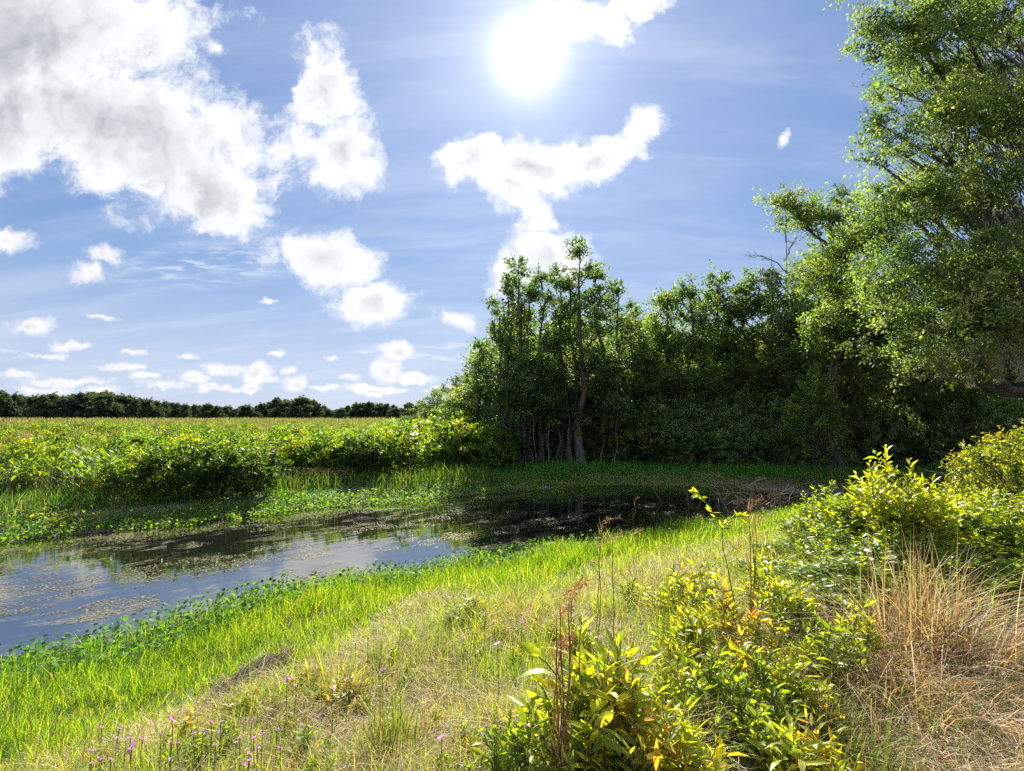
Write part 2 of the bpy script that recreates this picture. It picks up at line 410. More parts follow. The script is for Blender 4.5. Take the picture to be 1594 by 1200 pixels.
def water_mat():
    m, q, o = newmat('pond_water'); g = q.n.new('ShaderNodeNewGeometry'); P = g.outputs['Position']
    R = q.mapping(P, rot=(0, 0, -rad(38)))
    fr = q.n.new('ShaderNodeFresnel'); fr.inputs[0].default_value = 5.5
    gl = q.n.new('ShaderNodeBsdfGlossy'); gl.inputs['Roughness'].default_value = .035; gl.inputs['Color'].default_value = (1, 1, 1, 1)
    df = q.n.new('ShaderNodeBsdfDiffuse'); df.inputs[0].default_value = (.010, .011, .008, 1)
    wn = q.noise(q.mapping(R, sc=(.5, 1.6, 1)), 2.4, 3, .5)
    bp = q.n.new('ShaderNodeBump'); q.put(bp.inputs['Height'], wn); bp.inputs['Strength'].default_value = .14; bp.inputs['Distance'].default_value = .02
    q.l.new(bp.outputs[0], gl.inputs['Normal']); q.l.new(bp.outputs[0], fr.inputs['Normal'])
    wx = q.n.new('ShaderNodeMixShader'); q.l.new(fr.outputs[0], wx.inputs[0]); q.l.new(df.outputs[0], wx.inputs[1]); q.l.new(gl.outputs[0], wx.inputs[2])
    # floating scum in drifts
    a = q.noise(q.mapping(R, sc=(.5, 1.15, 1)), 1.5, 8, .68, .7)
    sx = q.n.new('ShaderNodeSeparateXYZ'); q.put(sx.inputs[0], P)
    ease = q.smooth(sx.outputs[0], -1.5, 7.0, 0.0, -.11)
    sp_ = q.noise(q.mapping(R, sc=(.8, 1.3, 1)), 19, 6, .78)
    msk = q.m('MULTIPLY', q.smooth(q.m('ADD', a, ease), .53, .63), q.smooth(sp_, .45, .56))
    sc_c = q.mix(q.smooth(q.noise(P, 60, 2, .5), .35, .65), (.10, .09, .05, 1), (.26, .225, .14, 1))
    sc_c = q.mix(q.smooth(q.noise(P, .8, 3, .5), .5, .7), sc_c, (.16, .17, .05, 1))
    sb = q.n.new('ShaderNodeBsdfPrincipled'); q.put(sb.inputs['Base Color'], sc_c); sb.inputs['Roughness'].default_value = .85; sb.inputs['Specular IOR Level'].default_value = .15
    mm = q.n.new('ShaderNodeMixShader'); q.put(mm.inputs[0], q.m('MULTIPLY', msk, .8)); q.l.new(wx.outputs[0], mm.inputs[1]); q.l.new(sb.outputs[0], mm.inputs[2])
    q.l.new(mm.outputs[0], o.inputs[0]); return m

# ------------------------------------------------------------------ ground sheet and water
def build_ground():
    xs = np.concatenate([-np.geomspace(900, 42, 14), np.arange(-40, -14, .5), np.arange(-14, 14, .12), np.arange(14, 40, .5), np.geomspace(42, 900, 14)])
    ys = np.concatenate([-np.geomspace(500, 32, 9), np.arange(-30, 0, .6), np.arange(0, 20, .12), np.arange(20, 50, .5), np.geomspace(52, 1500, 18)])
    X, Y = np.meshgrid(xs, ys); Z = Hgt(X, Y)
    V = np.stack([X, Y, Z], -1).reshape(-1, 3); nx = len(xs)
    i = np.arange(len(ys) - 1)[:, None] * nx; j = np.arange(nx - 1)[None]
    q = np.stack([i + j, i + j + 1, i + nx + j + 1, i + nx + j], -1).reshape(-1, 4)
    g = Geo(); g.add(V, [q], (.1, .1, .1)); o = g.obj('ground', ground_mat(), smooth=True); tag(o, None, kind='structure')
    g = Geo(); g.add([(-60, -40, 0), (20, -40, 0), (20, 24, 0), (-60, 24, 0)], [np.array([[0, 1, 2, 3]])], (0, 0, 0))
    o = g.obj('pond_water', water_mat()); tag(o, None, kind='structure')
build_ground()

# ------------------------------------------------------------------ grasses
def polar(n, r0, r1, az=56, p=0.0):
    r = r0 * (r1 / r0) ** rng.random(n); a = np.radians(rng.uniform(-az, az, n))
    return r * np.sin(a), r * np.cos(a), r
def rdir(n, bx=0, by=0):
    a = rng.uniform(0, 2 * np.pi, n); d = np.stack([np.cos(a) + bx, np.sin(a) + by], 1); return nrm(d)
GREEN = [(.095, .21, .022, 3), (.125, .24, .025, 3), (.06, .15, .02, 2), (.17, .26, .03, 2)]
YGREEN = [(.22, .29, .04, 3), (.15, .25, .03, 2), (.32, .32, .07, 2), (.10, .18, .02, 1)]
STRAW = [(.52, .42, .21, 3), (.38, .31, .15, 3), (.62, .54, .34, 1.8), (.26, .17, .09, .8), (.45, .33, .20, 1.2)]
def in_path(x, y): return y - 2.35 - (x - .87) * .50 - (vnoise(x, y, .5, 2) - .5) * .7

def near_bank():
    x, y, r = polar(420000, 1.1, 21, 70)
    z = zones(x, y); dn, df, ins = z; h = Hgt(x, y, z)
    keep = (~ins) & (df > dn) ; x, y, r, dn, h = x[keep], y[keep], r[keep], dn[keep], h[keep]
    n = len(x); pn = vnoise(x, y, .9, 4); pn2 = vnoise(x, y, .3, 8)
    dd = dn + (pn - .5) * 1.6 + (pn2 - .5) * 1.0 + rng.normal(0, .42, n)
    wet = dd < 2.5; mid = (dd >= 2.5) & (dd < 4.2); dry = dd >= 4.2
    path = in_path(x, y) < 0
    drop = (rng.random(n) < np.where(path, .965, np.where(dry, .25 + .5 * (pn2 > .6), 0.0)))
    hh = np.where(wet, rng.uniform(.12, .30, n), np.where(mid, rng.uniform(.07, .2, n), rng.uniform(.08, .34, n)))
    hh *= np.where(path, .35, 1) * (.45 + 1.1 * vnoise(x, y, .5, 6)) * (.75 + .5 * vnoise(x, y, .17, 7))
    vg = vnoise(x, y, .45, 61)
    C = np.where(wet[:, None], np.where((rng.random(n) < .14 + .5 * (dd > 1.2) * vg + .10 * (vg > .65))[:, None], pick(YGREEN, n), pick(GREEN, n) * (.72 + .45 * vg)[:, None]), np.where(mid[:, None], np.where((rng.random(n) < .40 + .25 * (pn2 - .5))[:, None], pick(GREEN, n), np.where((rng.random(n) < .35)[:, None], pick(STRAW, n), pick(YGREEN, n))),
        np.where((rng.random(n) < .33 + 1.0 * (vnoise(x, y, .55, 12) - .5))[:, None], pick(STRAW, n), np.where((rng.random(n) < .3)[:, None], pick(GREEN, n), pick(YGREEN, n)))))
    wd = np.maximum(.0042, .00115 * r) * rng.uniform(.6, 1.4, n) * np.where(wet, 1.25, 1)
    P = np.stack([x, y, h - .01], 1); k = ~drop
    st = (C[:, 0] > C[:, 1]) & (C[:, 2] > .1)
    up = dry | path
    for name, sel, lab, mt in (('bank_grass', k & ~up, 'bright green grass sloping down to the water along the near bank', M_grass),
                           ('meadow_grass', k & up & ~st, 'green meadow grass scattered through the straw on the upper near bank', M_grass),
                           ('dead_grass', k & up & st, 'tangled dead straw coloured grass on the upper near bank', M_straw)):
        g = Geo(); nr = sel & (r < 6)
        for s_, sg in ((nr, 4), (sel & ~(r < 6), 2)):
            m = s_.sum(); blades(g, P[s_], hh[s_], wd[s_], rdir(m, .25, -.2), rng.uniform(.1, .95, m) * np.where(st[s_], 2.0, 1), C[s_], sg)
        tag(g.obj(name, mt), lab, 'grass', kind='stuff')
    # straw litter lying on the ground
    x, y, r = polar(250000, 1.1, 11, 70); z = zones(x, y); dn, df, ins = z
    k = (~ins) & (df > dn) & (dn + (vnoise(x, y, .9, 4) - .5) * 1.4 > 3.2) ; x, y, r = x[k], y[k], r[k]; n = len(x)
    h = Hgt(x, y); a = rng.uniform(0, 2 * np.pi, n) ; el = rng.normal(.12, .30, n)
    Dr = np.stack([np.cos(a) * np.cos(el), np.sin(a) * np.cos(el), np.sin(el)], 1)
    N = nrm(rng.standard_normal((n, 3)) * .4 + np.array([0, 0, 1]))
    g = Geo(); leaves(g, np.stack([x, y, h + rng.uniform(.005, .07, n) * np.where(in_path(x, y) < 0, .35, 1)], 1), Dr, N, rng.uniform(.05, .2, n), np.maximum(.003, .0011 * r), pick(STRAW, n, .2) * np.where(in_path(x, y) < 0, 1.15, .95)[:, None])
    tag(g.obj('straw_litter', M_straw), 'dead straw matted over the upper bank and the bare ground', 'straw', kind='stuff')
    # round leaved mat beside the water
    x, y, r = polar(110000, 4, 18); z = zones(x, y); dn, df, ins = z
    e = np.where(ins, -dn, dn); e = e + (vnoise(x, y, .8, 17) - .5) * .8
    k = (e > -.12) & (e < 1.0) & (df > dn) & (rng.random(len(x)) < np.where(x < .5, 1, .25)); x, y, r = x[k], y[k], r[k]; n = len(x); h = np.maximum(Hgt(x, y), 0)
    N = nrm(rng.standard_normal((n, 3)) * .45 + np.array([0, 0, 1.])); g = Geo()
    discs(g, np.stack([x, y, h + rng.uniform(.02, .24, n)], 1), N, rng.uniform(.009, .032, n), pick([(.06, .17, .02, 3), (.09, .22, .03, 2), (.04, .11, .02, 2)], n))
    tag(g.obj('pennywort', M_mat), 'dark green round leaved pennywort crowding the near waterline', 'ground cover', kind='stuff')
    x, y, r = polar(330000, 4, 20); z = zones(x, y); ins = z[2]
    k = ins & (vnoise(x * .79 + y * .61, (y * .79 - x * .61) * 2.2, 1.5, 71) * .6 + vnoise(x * .79 + y * .61, (y * .79 - x * .61) * 2, .4, 73) * .5 + np.clip(x, -2, 6) * -.018 + .15 * (z[1] < 1.6) > .69); x, y, r = x[k], y[k], r[k]; n = len(x)
    g = Geo(); N = nrm(rng.standard_normal((n, 3)) * .10 + np.array([0, 0, 1.])); discs(g, np.stack([x, y, rng.uniform(.004, .012, n)], 1), N, rng.uniform(.004, .016, n) * rng.uniform(.5, 1.3, n), pick([(.26, .22, .12, 3), (.34, .29, .18, 2), (.18, .19, .06, 2), (.14, .11, .06, 1)], n))
    tag(g.obj('pond_scum', M_straw), 'tan and olive flecks of scum drifting in patches on the pond', 'pond scum', kind='stuff')
def discs(g, P, N, R, C):
    n = len(P); a = nrm(np.cross(N, np.array([.3, 1, .2]))); b = np.cross(N, a); th = np.arange(6) / 6 * 2 * np.pi
    V = P[:, None] + R[:, None, None] * (a[:, None] * np.cos(th)[None, :, None] + b[:, None] * np.sin(th)[None, :, None])
    ba = (np.arange(n) * 6)[:, None]
    g.add(V.reshape(-1, 3), [ba + np.array([[0, 1, 2, 3]]), ba + np.array([[0, 3, 4, 5]])], np.repeat(C[:, None], 6, 1).reshape(-1, 3))
near_bank()

def far_bank():
    x, y, r = polar(190000, 9, 62, 58); z = zones(x, y); dn, df, ins = z; h = Hgt(x, y, z)
    e = df + (vnoise(x, y, 1.1, 21) - .5) * .8
    k = (~ins) & (df < dn); x, y, r, e, h = x[k], y[k], r[k], e[k], h[k]; n = len(x)
    forest = (x > -1.5) & (y > 19)
    low = (e < np.where(x < -4.5, 1.4, .5)); hh = np.where(low, rng.uniform(.08, .24, n), rng.uniform(.25, .8, n)) * np.where(forest, .85, 1) * (.7 + .6 * vnoise(x, y, 2.2, 31))
    C = np.where((low | forest)[:, None], pick([(.08, .24, .03, 3), (.12, .27, .03, 2), (.05, .17, .03, 1)], n), np.where((rng.random(n) < .10)[:, None], pick([(.30, .27, .13), (.24, .18, .1)], n), pick([(.09, .19, .02, 3), (.13, .22, .03, 2), (.05, .12, .02, 3)], n)))
    g = Geo(); blades(g, np.stack([x, y, h - .01], 1), hh, np.maximum(.012, .00135 * r) * rng.uniform(.6, 1.3, n), rdir(n), rng.uniform(.1, .7, n), C, 2)
    tag(g.obj('far_bank_grass', M_reed), 'green marsh grass along the far bank and under the forest edge', 'grass', kind='stuff')
    # ground cover mat floating out from the far bank
    x, y, r = polar(170000, 9, 24, 58); z = zones(x, y); dn, df, ins = z
    e = np.where(ins, -df, df) + (vnoise(x, y, 1.4, 41) - .5) * 1.5 + (vnoise(x, y, .4, 42) - .5) * .5
    k = (e > -.7) & (e < 1.0) & (df < dn + 0.5) & (x < 8.5); x, y, r = x[k], y[k], r[k]; n = len(x); h = np.maximum(Hgt(x, y), 0)
    C = np.where(((vnoise(x, y, .9, 44) > .80) & (rng.random(n) < .6))[:, None], pick([(.30, .28, .06), (.22, .24, .06)], n), pick([(.12, .24, .02, 3), (.17, .28, .03, 2), (.08, .17, .02, 2)], n))
    g = Geo(); N = nrm(rng.standard_normal((n, 3)) * .55 + np.array([0, 0, 1.])); discs(g, np.stack([x, y, h + rng.uniform(.0, .16, n)], 1), N, rng.uniform(.02, .042, n), C)
    tag(g.obj('floating_weed', M_mat), 'yellow green weed mat creeping from the far bank onto the water', 'ground cover', kind='stuff')
    # marsh beyond
    x, y, r = polar(170000, 24, 330, 50); k = (x < -.10 * y + 2) | (y > 75); x, y, r = x[k], y[k], r[k]; n = len(x); h = Hgt(x, y)
    bandn = vnoise(x, y, 9, 51) * .6 + vnoise(x, y, 26, 52) * .6
    pale = (y > 48) ; hh = rng.uniform(.6, 1.25, n) * (.75 + .5 * bandn)
    C = np.where(pale[:, None], pick([(.15, .17, .07, 3), (.11, .14, .045, 2), (.20, .17, .10, 1.5)], n), pick([(.09, .16, .03, 3), (.13, .18, .04, 2), (.19, .17, .08, 1.5)], n))
    br = (vnoise(x, y, 14, 55) > .62)[:, None]; C = np.where(br & (rng.random((n, 1)) < .7), pick([(.26, .20, .13), (.16, .13, .07)], n), C)
    g = Geo(); blades(g, np.stack([x, y, h - .02], 1), hh, .0022 * r * rng.uniform(.6, 1.3, n), rdir(n), rng.uniform(.05, .4, n), C, 2)
    tag(g.obj('marsh_reeds', M_reed), 'pale green and straw coloured reeds covering the open marsh', 'reeds', kind='stuff')
far_bank()

# ------------------------------------------------------------------ trees
def clump_leaves(g, Cn, rad_, per, L, Wd, pal, outc, r, flat=.65, updir=.35):
    """sprays of leaves round every clump centre; Cn Kx3, rad_ K"""
    K = len(Cn)
    if not K: return
    nsp = max(3, per // 10); m = max(1, per // nsp)
    cc = np.repeat(np.arange(K), nsp)
    od = nrm(Cn - outc); d = nrm(od[cc] * .5 + r.standard_normal((K * nsp, 3)) * np.array([1, 1, flat]) + np.array([0, 0, updir * .5]))
    o = Cn[cc] + r.standard_normal((K * nsp, 3)) * (rad_[cc] * .25)[:, None]
    ln = rad_[cc] * r.uniform(.6, 1.35, K * nsp)
    ii = np.repeat(np.arange(K * nsp), m); tt = r.random(len(ii)) ** .8
    P = o[ii] + d[ii] * (ln[ii] * tt)[:, None] + r.standard_normal((len(ii), 3)) * (rad_[cc][ii] * .10)[:, None]
    P[:, 2] -= (tt ** 2) * ln[ii] * .18
    Dr = nrm(d[ii] * .6 + r.standard_normal((len(ii), 3)) * .8 + np.array([0, 0, -.1]))
    N = nrm(r.standard_normal((len(ii), 3)) * .75 + np.array([0, 0, 1.]))
    ck = pick(pal, K, .16, r); C = ck[cc][ii] * (1 + .16 * r.standard_normal((len(ii), 1))).clip(.5, 1.7)
    leaves(g, P, Dr, N, L * r.uniform(.7, 1.3, len(ii)), Wd * r.uniform(.7, 1.3, len(ii)), C)

def make_tree(name, h, tr, lobes, dens, per, L, Wd, pal, cr=.55, seed=1, lean=(0, 0), trunks=1, bark=None, low=.2, twig=.012, sides=8, label='', cat='tree'):
    r = np.random.default_rng(seed); root = thing(name, label or name, cat)
    tg, lg = Geo(), Geo(); bcol = (.2, .2, .2)
    axes = []
    for k in range(trunks):
        a = r.uniform(0, 6.28) if trunks > 1 else 0; off = (0 if trunks == 1 else r.uniform(.15, .5))
        b = np.array([math.cos(a) * off, math.sin(a) * off, -.15]); top = np.array([lean[0] + b[0] * 2.2, lean[1] + b[1] * 2.2, h * (.94 if trunks == 1 else r.uniform(.7, .95))])
        p = curve(b, top, 0, h * .012, 9, r); rr = tr * (1 - np.linspace(0, 1, 9)) ** .8 + .012; rr[0] *= 1.5; rr[1] *= 1.08
        tube(tg, p, rr, sides, bcol); axes.append(p)
    Cs, Rs = [], []
    for li, (cx, cy, cz, rx, ry, rz) in enumerate(lobes):
        ax = axes[li % len(axes)]; hor = math.hypot(cx, cy)
        zs = np.clip(cz - hor * .55 - rz * .3, h * low, h * .9); k = np.interp(zs, ax[:, 2], np.arange(len(ax)))
        s0 = np.array([np.interp(k, np.arange(len(ax)), ax[:, j]) for j in range(3)])
        lp = curve(s0, (cx, cy, cz), -.04 * hor, max(hor, 1) * .03, 8, r)
        r0 = max(.02, tr * (.5 if hor > 1 else .35) * (1 - zs / h * .6)); tube(tg, lp, np.linspace(r0, .018, 8), 5, bcol)
        vol = rx * ry * rz * 4.19; K = max(3, int(dens * vol ** .85))
        u = r.standard_normal((K, 3)); u = nrm(u) * (r.random((K, 1)) ** .42) * (1 + .18 * r.standard_normal((K, 1)))
        c = np.array([cx, cy, cz]) + u * np.array([rx, ry, rz])
        c = c[c[:, 2] > .12]
        for q in c:
            f = r.uniform(.35, 1.0); s1 = np.array([np.interp(f * 7, np.arange(8), lp[:, j]) for j in range(3)])
            tube(tg, curve(s1, q, .06 * np.linalg.norm(q - s1), .03, 4, r), [twig * 1.8, twig * 1.3, twig, twig * .5], 3, bcol)
        Cs.append(c); Rs.append(np.full(len(c), cr) * r.uniform(.6, 1.3, len(c)))
    C = np.concatenate(Cs); clump_leaves(lg, C, np.concatenate(Rs), per, L, Wd, pal, np.array([0, 0, h * .5]), r)
    tg.obj('trunk', bark or M_bark, root, smooth=True); lg.obj('crown', M_leaf, root)
    return root
def auto_lobes(h, z0, R, n, seed, top=.35, rr=(.9, 1.5)):
    r = np.random.default_rng(seed); out = []
    for k in range(n):
        s_ = (k + r.random()) / n; z = z0 + (h - z0) * s_
        prof = math.sin(math.pi * min(1, (.25 + s_ * .8))) ** .6; a = k * 2.4 + r.uniform(-.5, .5)
        q = R * prof * r.uniform(.45, 1) * (1 - s_ * (1 - top)); w = r.uniform(*rr) * (1 - .45 * s_)
        out.append((q * math.cos(a), q * math.sin(a), min(z, h - w * .6), w, w, w * .7))
    return out
DK = [(.085, .14, .055, 3), (.12, .18, .065, 3), (.06, .10, .042, 2), (.17, .22, .08, 1)]
MD = [(.10, .155, .035, 3), (.13, .18, .04, 3), (.06, .10, .025, 2), (.17, .20, .05, 1)]
LT = [(.14, .20, .06, 3), (.18, .24, .07, 3), (.09, .14, .045, 2), (.24, .27, .09, 1)]
GRY = [(.16, .21, .10, 3), (.12, .17, .08, 3), (.20, .25, .13, 1.5)]
OAK = [(.14, .19, .07, 3), (.09, .14, .05, 3), (.19, .24, .09, 2), (.25, .28, .12, .8), (.05, .09, .035, 2)]

def forest():
    # open clump of slender swamp trees standing in front
    def slim(seed, n=13): 
        return make_tree('swamp_tree', 10, .16, auto_lobes(10, 2.6, 2.2, n + 4, seed, .55, (.45, .85)), 10, 80, .15, .075, DK, .38, seed, trunks=1, twig=.010)
    protos = [Pool(slim(11)), Pool(slim(12, 12)), Pool(slim(14, 15))]
    spec = [(808, 23.0, 404, 0, 'slender spired tree at the left end of the front clump', 1.12), (905, 22.8, 374, 1, 'tallest slender tree of the front clump, over the dark water', 1.15),
            (842, 23.8, 420, 2, 'slender tree just left of the middle of the front clump', 1), (872, 24.4, 412, 0, 'slender tree in the middle of the front clump, behind the others', 1), (930, 24.0, 415, 2, 'slender tree at the right end of the front clump with side branches reaching right', 1.25),
            (778, 24.6, 470, 1, 'shorter slender tree on the marsh side of the front clump', 1), (965, 25.0, 438, 1, 'shorter slender tree between the front clump and the forest', 1.2), (825, 24.2, 440, 1, 'slender tree behind the left spire of the front clump', 1.1), (888, 23.6, 432, 2, 'slender tree just left of the tallest one', 1.1), (790, 23.6, 425, 1, 'leftmost tall slender tree over the marsh shrubs', 1.1)]
    for i, (px, Y, pt, k, lab, w) in enumerate(spec):
        x, y, z, h = byY(px, Y, pt); s_ = h / 10; protos[k].put((x, y, z - .05), i * 1.3, (s_ * w * .92, s_ * w * .92, s_), lab, 'slender trees of the front clump')
    # bare stems in the clump
    r = np.random.default_rng(5); root = thing('sapling', 'thin bare grey sapling stem', 'sapling'); g = Geo()
    for k in range(1): tube(g, curve((0, 0, -.1), (.25, .1, 5), 0, .07, 8, r), np.linspace(.035, .012, 8), 6, (.2, .2, .2))
    for k in range(6):
        zz = r.uniform(1.5, 4.6); a = r.uniform(0, 6.28); tube(g, curve((.05 * zz, .02 * zz, zz), (.05 * zz + math.cos(a) * .5, math.sin(a) * .5, zz + .4), .05, .02, 4, r), [.012, .009, .006, .003], 4, (.2, .2, .2))
    g.obj('stem', M_bark, root); lg = Geo(); cc = np.stack([r.normal(.15, .35, 18), r.normal(0, .35, 18), r.uniform(2.2, 5, 18)], 1); clump_leaves(lg, cc, np.full(18, .3), 50, .12, .06, DK, np.array([0, 0, 3]), r); lg.obj('foliage', M_leaf, root)
    sp_ = Pool(root)
    for i in range(40):
        px = 780 + i * 4.6 + r.uniform(-4, 4); Y = r.uniform(22.2, 25); x = (px - CX) / F * Y
        sp_.put((x, Y, float(Hgt(x, Y)) - .05), r.uniform(0, 6), (r.uniform(.8, 1.3),) * 2 + (r.uniform(.7, 1.25),), 'thin pale sapling stem rising between the slender trees of the front clump', 'thin sapling stems in the front clump')
    # forest trees
    def broad(seed, pal, n=16, R=2.6): return make_tree('forest_tree', 9, .2, auto_lobes(9, 1.6, R, n, seed, .6, (.85, 1.5)), 7, 90, .15, .085, pal, .55, seed, twig=.011)
    fp = [Pool(broad(21, DK)), Pool(broad(22, GRY, 17)), Pool(broad(23, MD, 15, 2.9)), Pool(broad(24, LT, 16))]
    front = [(985, 27, 485, 3, 1.0, 'mid green forest tree filling the gap just right of the front clump'), (1040, 28, 455, 3, 1, 'forest tree with a rounded top left of the notch in the forest skyline'), (1075, 27, 440, 0, .9, 'dark forest tree topping the skyline in the middle of the forest'),
             (1120, 28, 428, 2, 1, 'forest tree with the highest rounded crown in the middle of the forest skyline'), (1165, 27, 432, 0, .95, 'dark forest tree right of the highest middle crown'), (1205, 26, 425, 2, 1, 'forest tree in front of the bare dead tree'),
             (1245, 25, 430, 1, 1, 'forest tree below the foot of the bare dead tree'), (1010, 30, 500, 3, 1, 'yellow green forest tree seen behind the gap by the front clump'), (1095, 25.5, 530, 3, 1, 'low yellow green tree lit in front of the dark forest'),
             (1160, 25, 545, 3, .9, 'low dark tree at the shaded forest edge'), (1215, 24, 540, 2, .9, 'low dark tree at the forest edge left of the pale round bush'), (1290, 24, 400, 3, 1, 'pale green tree leaning out below the big oak crown'),
             (1340, 25, 420, 3, 1, 'mid green tree standing behind the oak crown'), (1400, 24, 430, 0, 1, 'dark tree inside the forest behind the oak boughs'), (1460, 25, 440, 2, 1, 'dark tree deep behind the hanging moss'),
             (1530, 24, 430, 1, 1, 'dark tree behind the oak near the right side'), (1600, 24, 420, 0, 1, 'dark tree standing behind the oak at the right border')]
    for i, (px, Y, pt, k, w, lab) in enumerate(front):
        x, y, z, h = byY(px, Y, pt); s_ = h / 9; fp[k].put((x, y, z - .05), i * 2.1, (s_ * w, s_ * w, s_), lab, 'forest edge trees')
    # lower trees stepping down to the marsh
    st = [(745, 27, 552, 3, 'green tree stepping down left of the front clump'), (710, 29, 585, 2, 'low green tree left of the front clump above the lit shrubs'), (680, 31, 605, 3, 'lowest tree at the marsh end of the forest'), (770, 30, 540, 0, 'dark green tree behind the left side of the front clump'), (820, 30, 500, 2, 'tree seen through the stems of the front clump'), (880, 31, 490, 1, 'tree seen through the crowns of the front clump'), (945, 30, 500, 0, 'dark tree behind the right side of the front clump'), (655, 36, 622, 2, 'small tree at the far left tip of the forest')]
    for i, (px, Y, pt, k, lab) in enumerate(st):
        x, y, z, h = byY(px, Y, pt); s_ = h / 9; fp[k].put((x, y, z - .1), i * 1.7, (s_ * 1.35, s_ * 1.35, s_), lab, 'forest edge trees')
    r = np.random.default_rng(9)
    for i in range(34):
        Y = r.uniform(32, 50); px = r.uniform(830, 1640) if i > 5 else 760 + i * 25; x = (px - CX) / F * Y; s_ = r.uniform(.55, .95) * Y / 33
        fp[i % 3].put((x, Y, .2), r.uniform(0, 6), (s_ * 1.3, s_ * 1.3, s_), 'tree standing deep in the dark forest behind the front row', 'trees deep in the forest')
forest()

def big_oak():
    r = np.random.default_rng(31); lob = []
    X0, Y0 = 18.2, 15.5
    # lobes placed where the boughs hang, in world units relative to the trunk foot
    tgt = [(1385, 12.8, 190, .6), (1380, 12.8, 250, .5), (1375, 13, 350, .7), (1400, 12.6, 30, .8), (1360, 13.5, 540, .8), (1420, 12.5, 560, .8), (1500, 11.5, 560, .9), (1420, 13, 60, 1.5), (1405, 12.5, 130, 1.0), (1480, 12, 20, 1.7), (1560, 12, 60, 1.8), (1410, 12.5, 230, 1.1), (1460, 12.5, 190, 1.4), (1530, 12, 180, 1.5), (1590, 11.5, 170, 1.6), (1450, 14, -70, 2), (1560, 14, -120, 2.3), (1640, 13, -40, 2.2),
           (1385, 13.5, 300, .8), (1420, 12.5, 320, 1.3), (1490, 12, 300, 1.5), (1560, 11.5, 300, 1.6), (1390, 13, 400, 1.2), (1450, 12, 410, 1.4), (1520, 11.5, 420, 1.5), (1590, 11, 400, 1.6), (1420, 12.5, 480, 1.1), (1490, 11.8, 500, 1.2), (1560, 11, 510, 1.3), (1620, 10.5, 500, 1.5), (1365, 14, 455, 1.0), (1700, 13, 200, 2.4), (1700, 13, 400, 2.3), (1800, 15, 60, 3), (1520, 16, 120, 2.2), (1480, 17, 300, 2.2), (1580, 17, 400, 2.3), (1440, 16, 420, 1.6)]
    for (px, Y, py, q) in tgt:
        lob.append(((px - CX) / F * Y - X0, Y - Y0, topz(px, Y, py) - .5, q * .9, q * .9, q * .5))
    z0 = float(Hgt(X0, Y0))
    t_ = make_tree('oak_tree', 15, .55, lob, 6.8, 120, .095, .042, OAK, .36, 33, low=.18, twig=.009, sides=12, bark=M_bark, label='huge live oak whose leafy boughs hang over the right side of the view')
    t_.location = (X0, Y0, z0)
    lob = []
    X1, Y1 = 13.2, 21.0
    for (px, Y, py, q) in [(1250, 20, 345, 1.0), (1225, 20, 330, .7), (1300, 20, 340, 1.1), (1330, 20, 400, 1.4), (1290, 20, 440, 1.2), (1340, 20, 480, 1.5), (1300, 20.5, 520, 1.2), (1370, 20, 360, 1.5), (1330, 21, 560, 1.3), (1380, 20, 530, 1.4)]:
        lob.append(((px - CX) / F * Y - X1, Y - Y1, topz(px, Y, py), q, q, q * .7))
    t2 = make_tree('bough_tree', 10.5, .26, lob, 10, 90, .11, .06, LT, .45, 35, low=.25, twig=.009, label='pale green tree with one branch reaching left into open sky beside the oak'); t2.location = (X1, Y1, .3)
    # hanging moss
    pts = [(1512, 11.5, 560, .9), (1555, 11.2, 545, 1.0), (1470, 11.8, 560, .7), (1590, 10.8, 555, .8)]
    labs = ['longest grey moss beard hanging under the oak boughs', 'broad grey moss beard right of the longest one under the oak', 'short grey moss beard at the left end of the low oak bough', 'grey moss beard hanging at the right border under the oak']
    for (px, Y, py, L), lab in zip(pts, labs):
        g = Geo(); n = 420; x0 = (px - CX) / F * Y; z1 = topz(px, Y, py) + .3
        f = r.random(n) ** .7; P = np.stack([r.normal(0, .10, n) * (1.1 - f), r.normal(0, .10, n) * (1.1 - f), .1 - L * f], 1); Dr = nrm(np.stack([r.normal(0, .35, n), r.normal(0, .35, n), -np.ones(n)], 1))
        leaves(g, P, Dr, nrm(np.stack([r.normal(0, 1, n), r.normal(0, 1, n), np.zeros(n)], 1)), r.uniform(.08, .22, n), .012, pick([(.40, .41, .34), (.28, .29, .23)], n))
        o = g.obj('hanging_moss', M_straw); o.location = (x0, Y, z1); tag(o, lab, 'moss', 'moss beards under the oak')
    # bare dead tree
    g = Geo(); x, y, z, h = byY(1228, 26.0, 352); root = thing('dead_tree', 'bare dead tree with forked twigs poking above the forest canopy', 'dead tree', (x, y, z))
    top = np.array([.1, 0, h]); tr_ = curve((0, 0, -.1), top, 0, .06, 12, r); tube(g, tr_, np.linspace(.13, .015, 12), 7, (.2, .2, .2))
    def br(s0, d, L, rr, dep):
        e = s0 + d * L; p = curve(s0, e, L * .08, L * .035, 6, r); tube(g, p, np.linspace(rr * 1.4, rr * .6, 6), 4, (.2, .2, .2))
        if dep:
            for k in range(3 if dep > 1 else 4):
                f = r.uniform(.35, 1); s1 = p[min(5, int(f * 5))]; dd = nrm(d + r.standard_normal(3) * .55); br(s1, dd, L * r.uniform(.4, .65), rr * .5, dep - 1)
    for zz, dx in ((.66, -1), (.74, .8), (.8, -.9), (.87, .5), (.70, -.7), (.93, -.3)):
        br(np.array([.1 * zz, 0, h * zz]), nrm(np.array([dx, r.uniform(-.4, .4), .75])), 1.5 if zz < .85 else .9, .035, 2)
    g.obj('branches', M_pale, root)
    mg = Geo(); n = 160; P = np.stack([r.choice([-.9, -1.25, -.55], n) + r.normal(0, .07, n), r.normal(0, .15, n), h * .79 + r.choice([0, .25, -.35], n) + r.normal(0, .06, n)], 1)
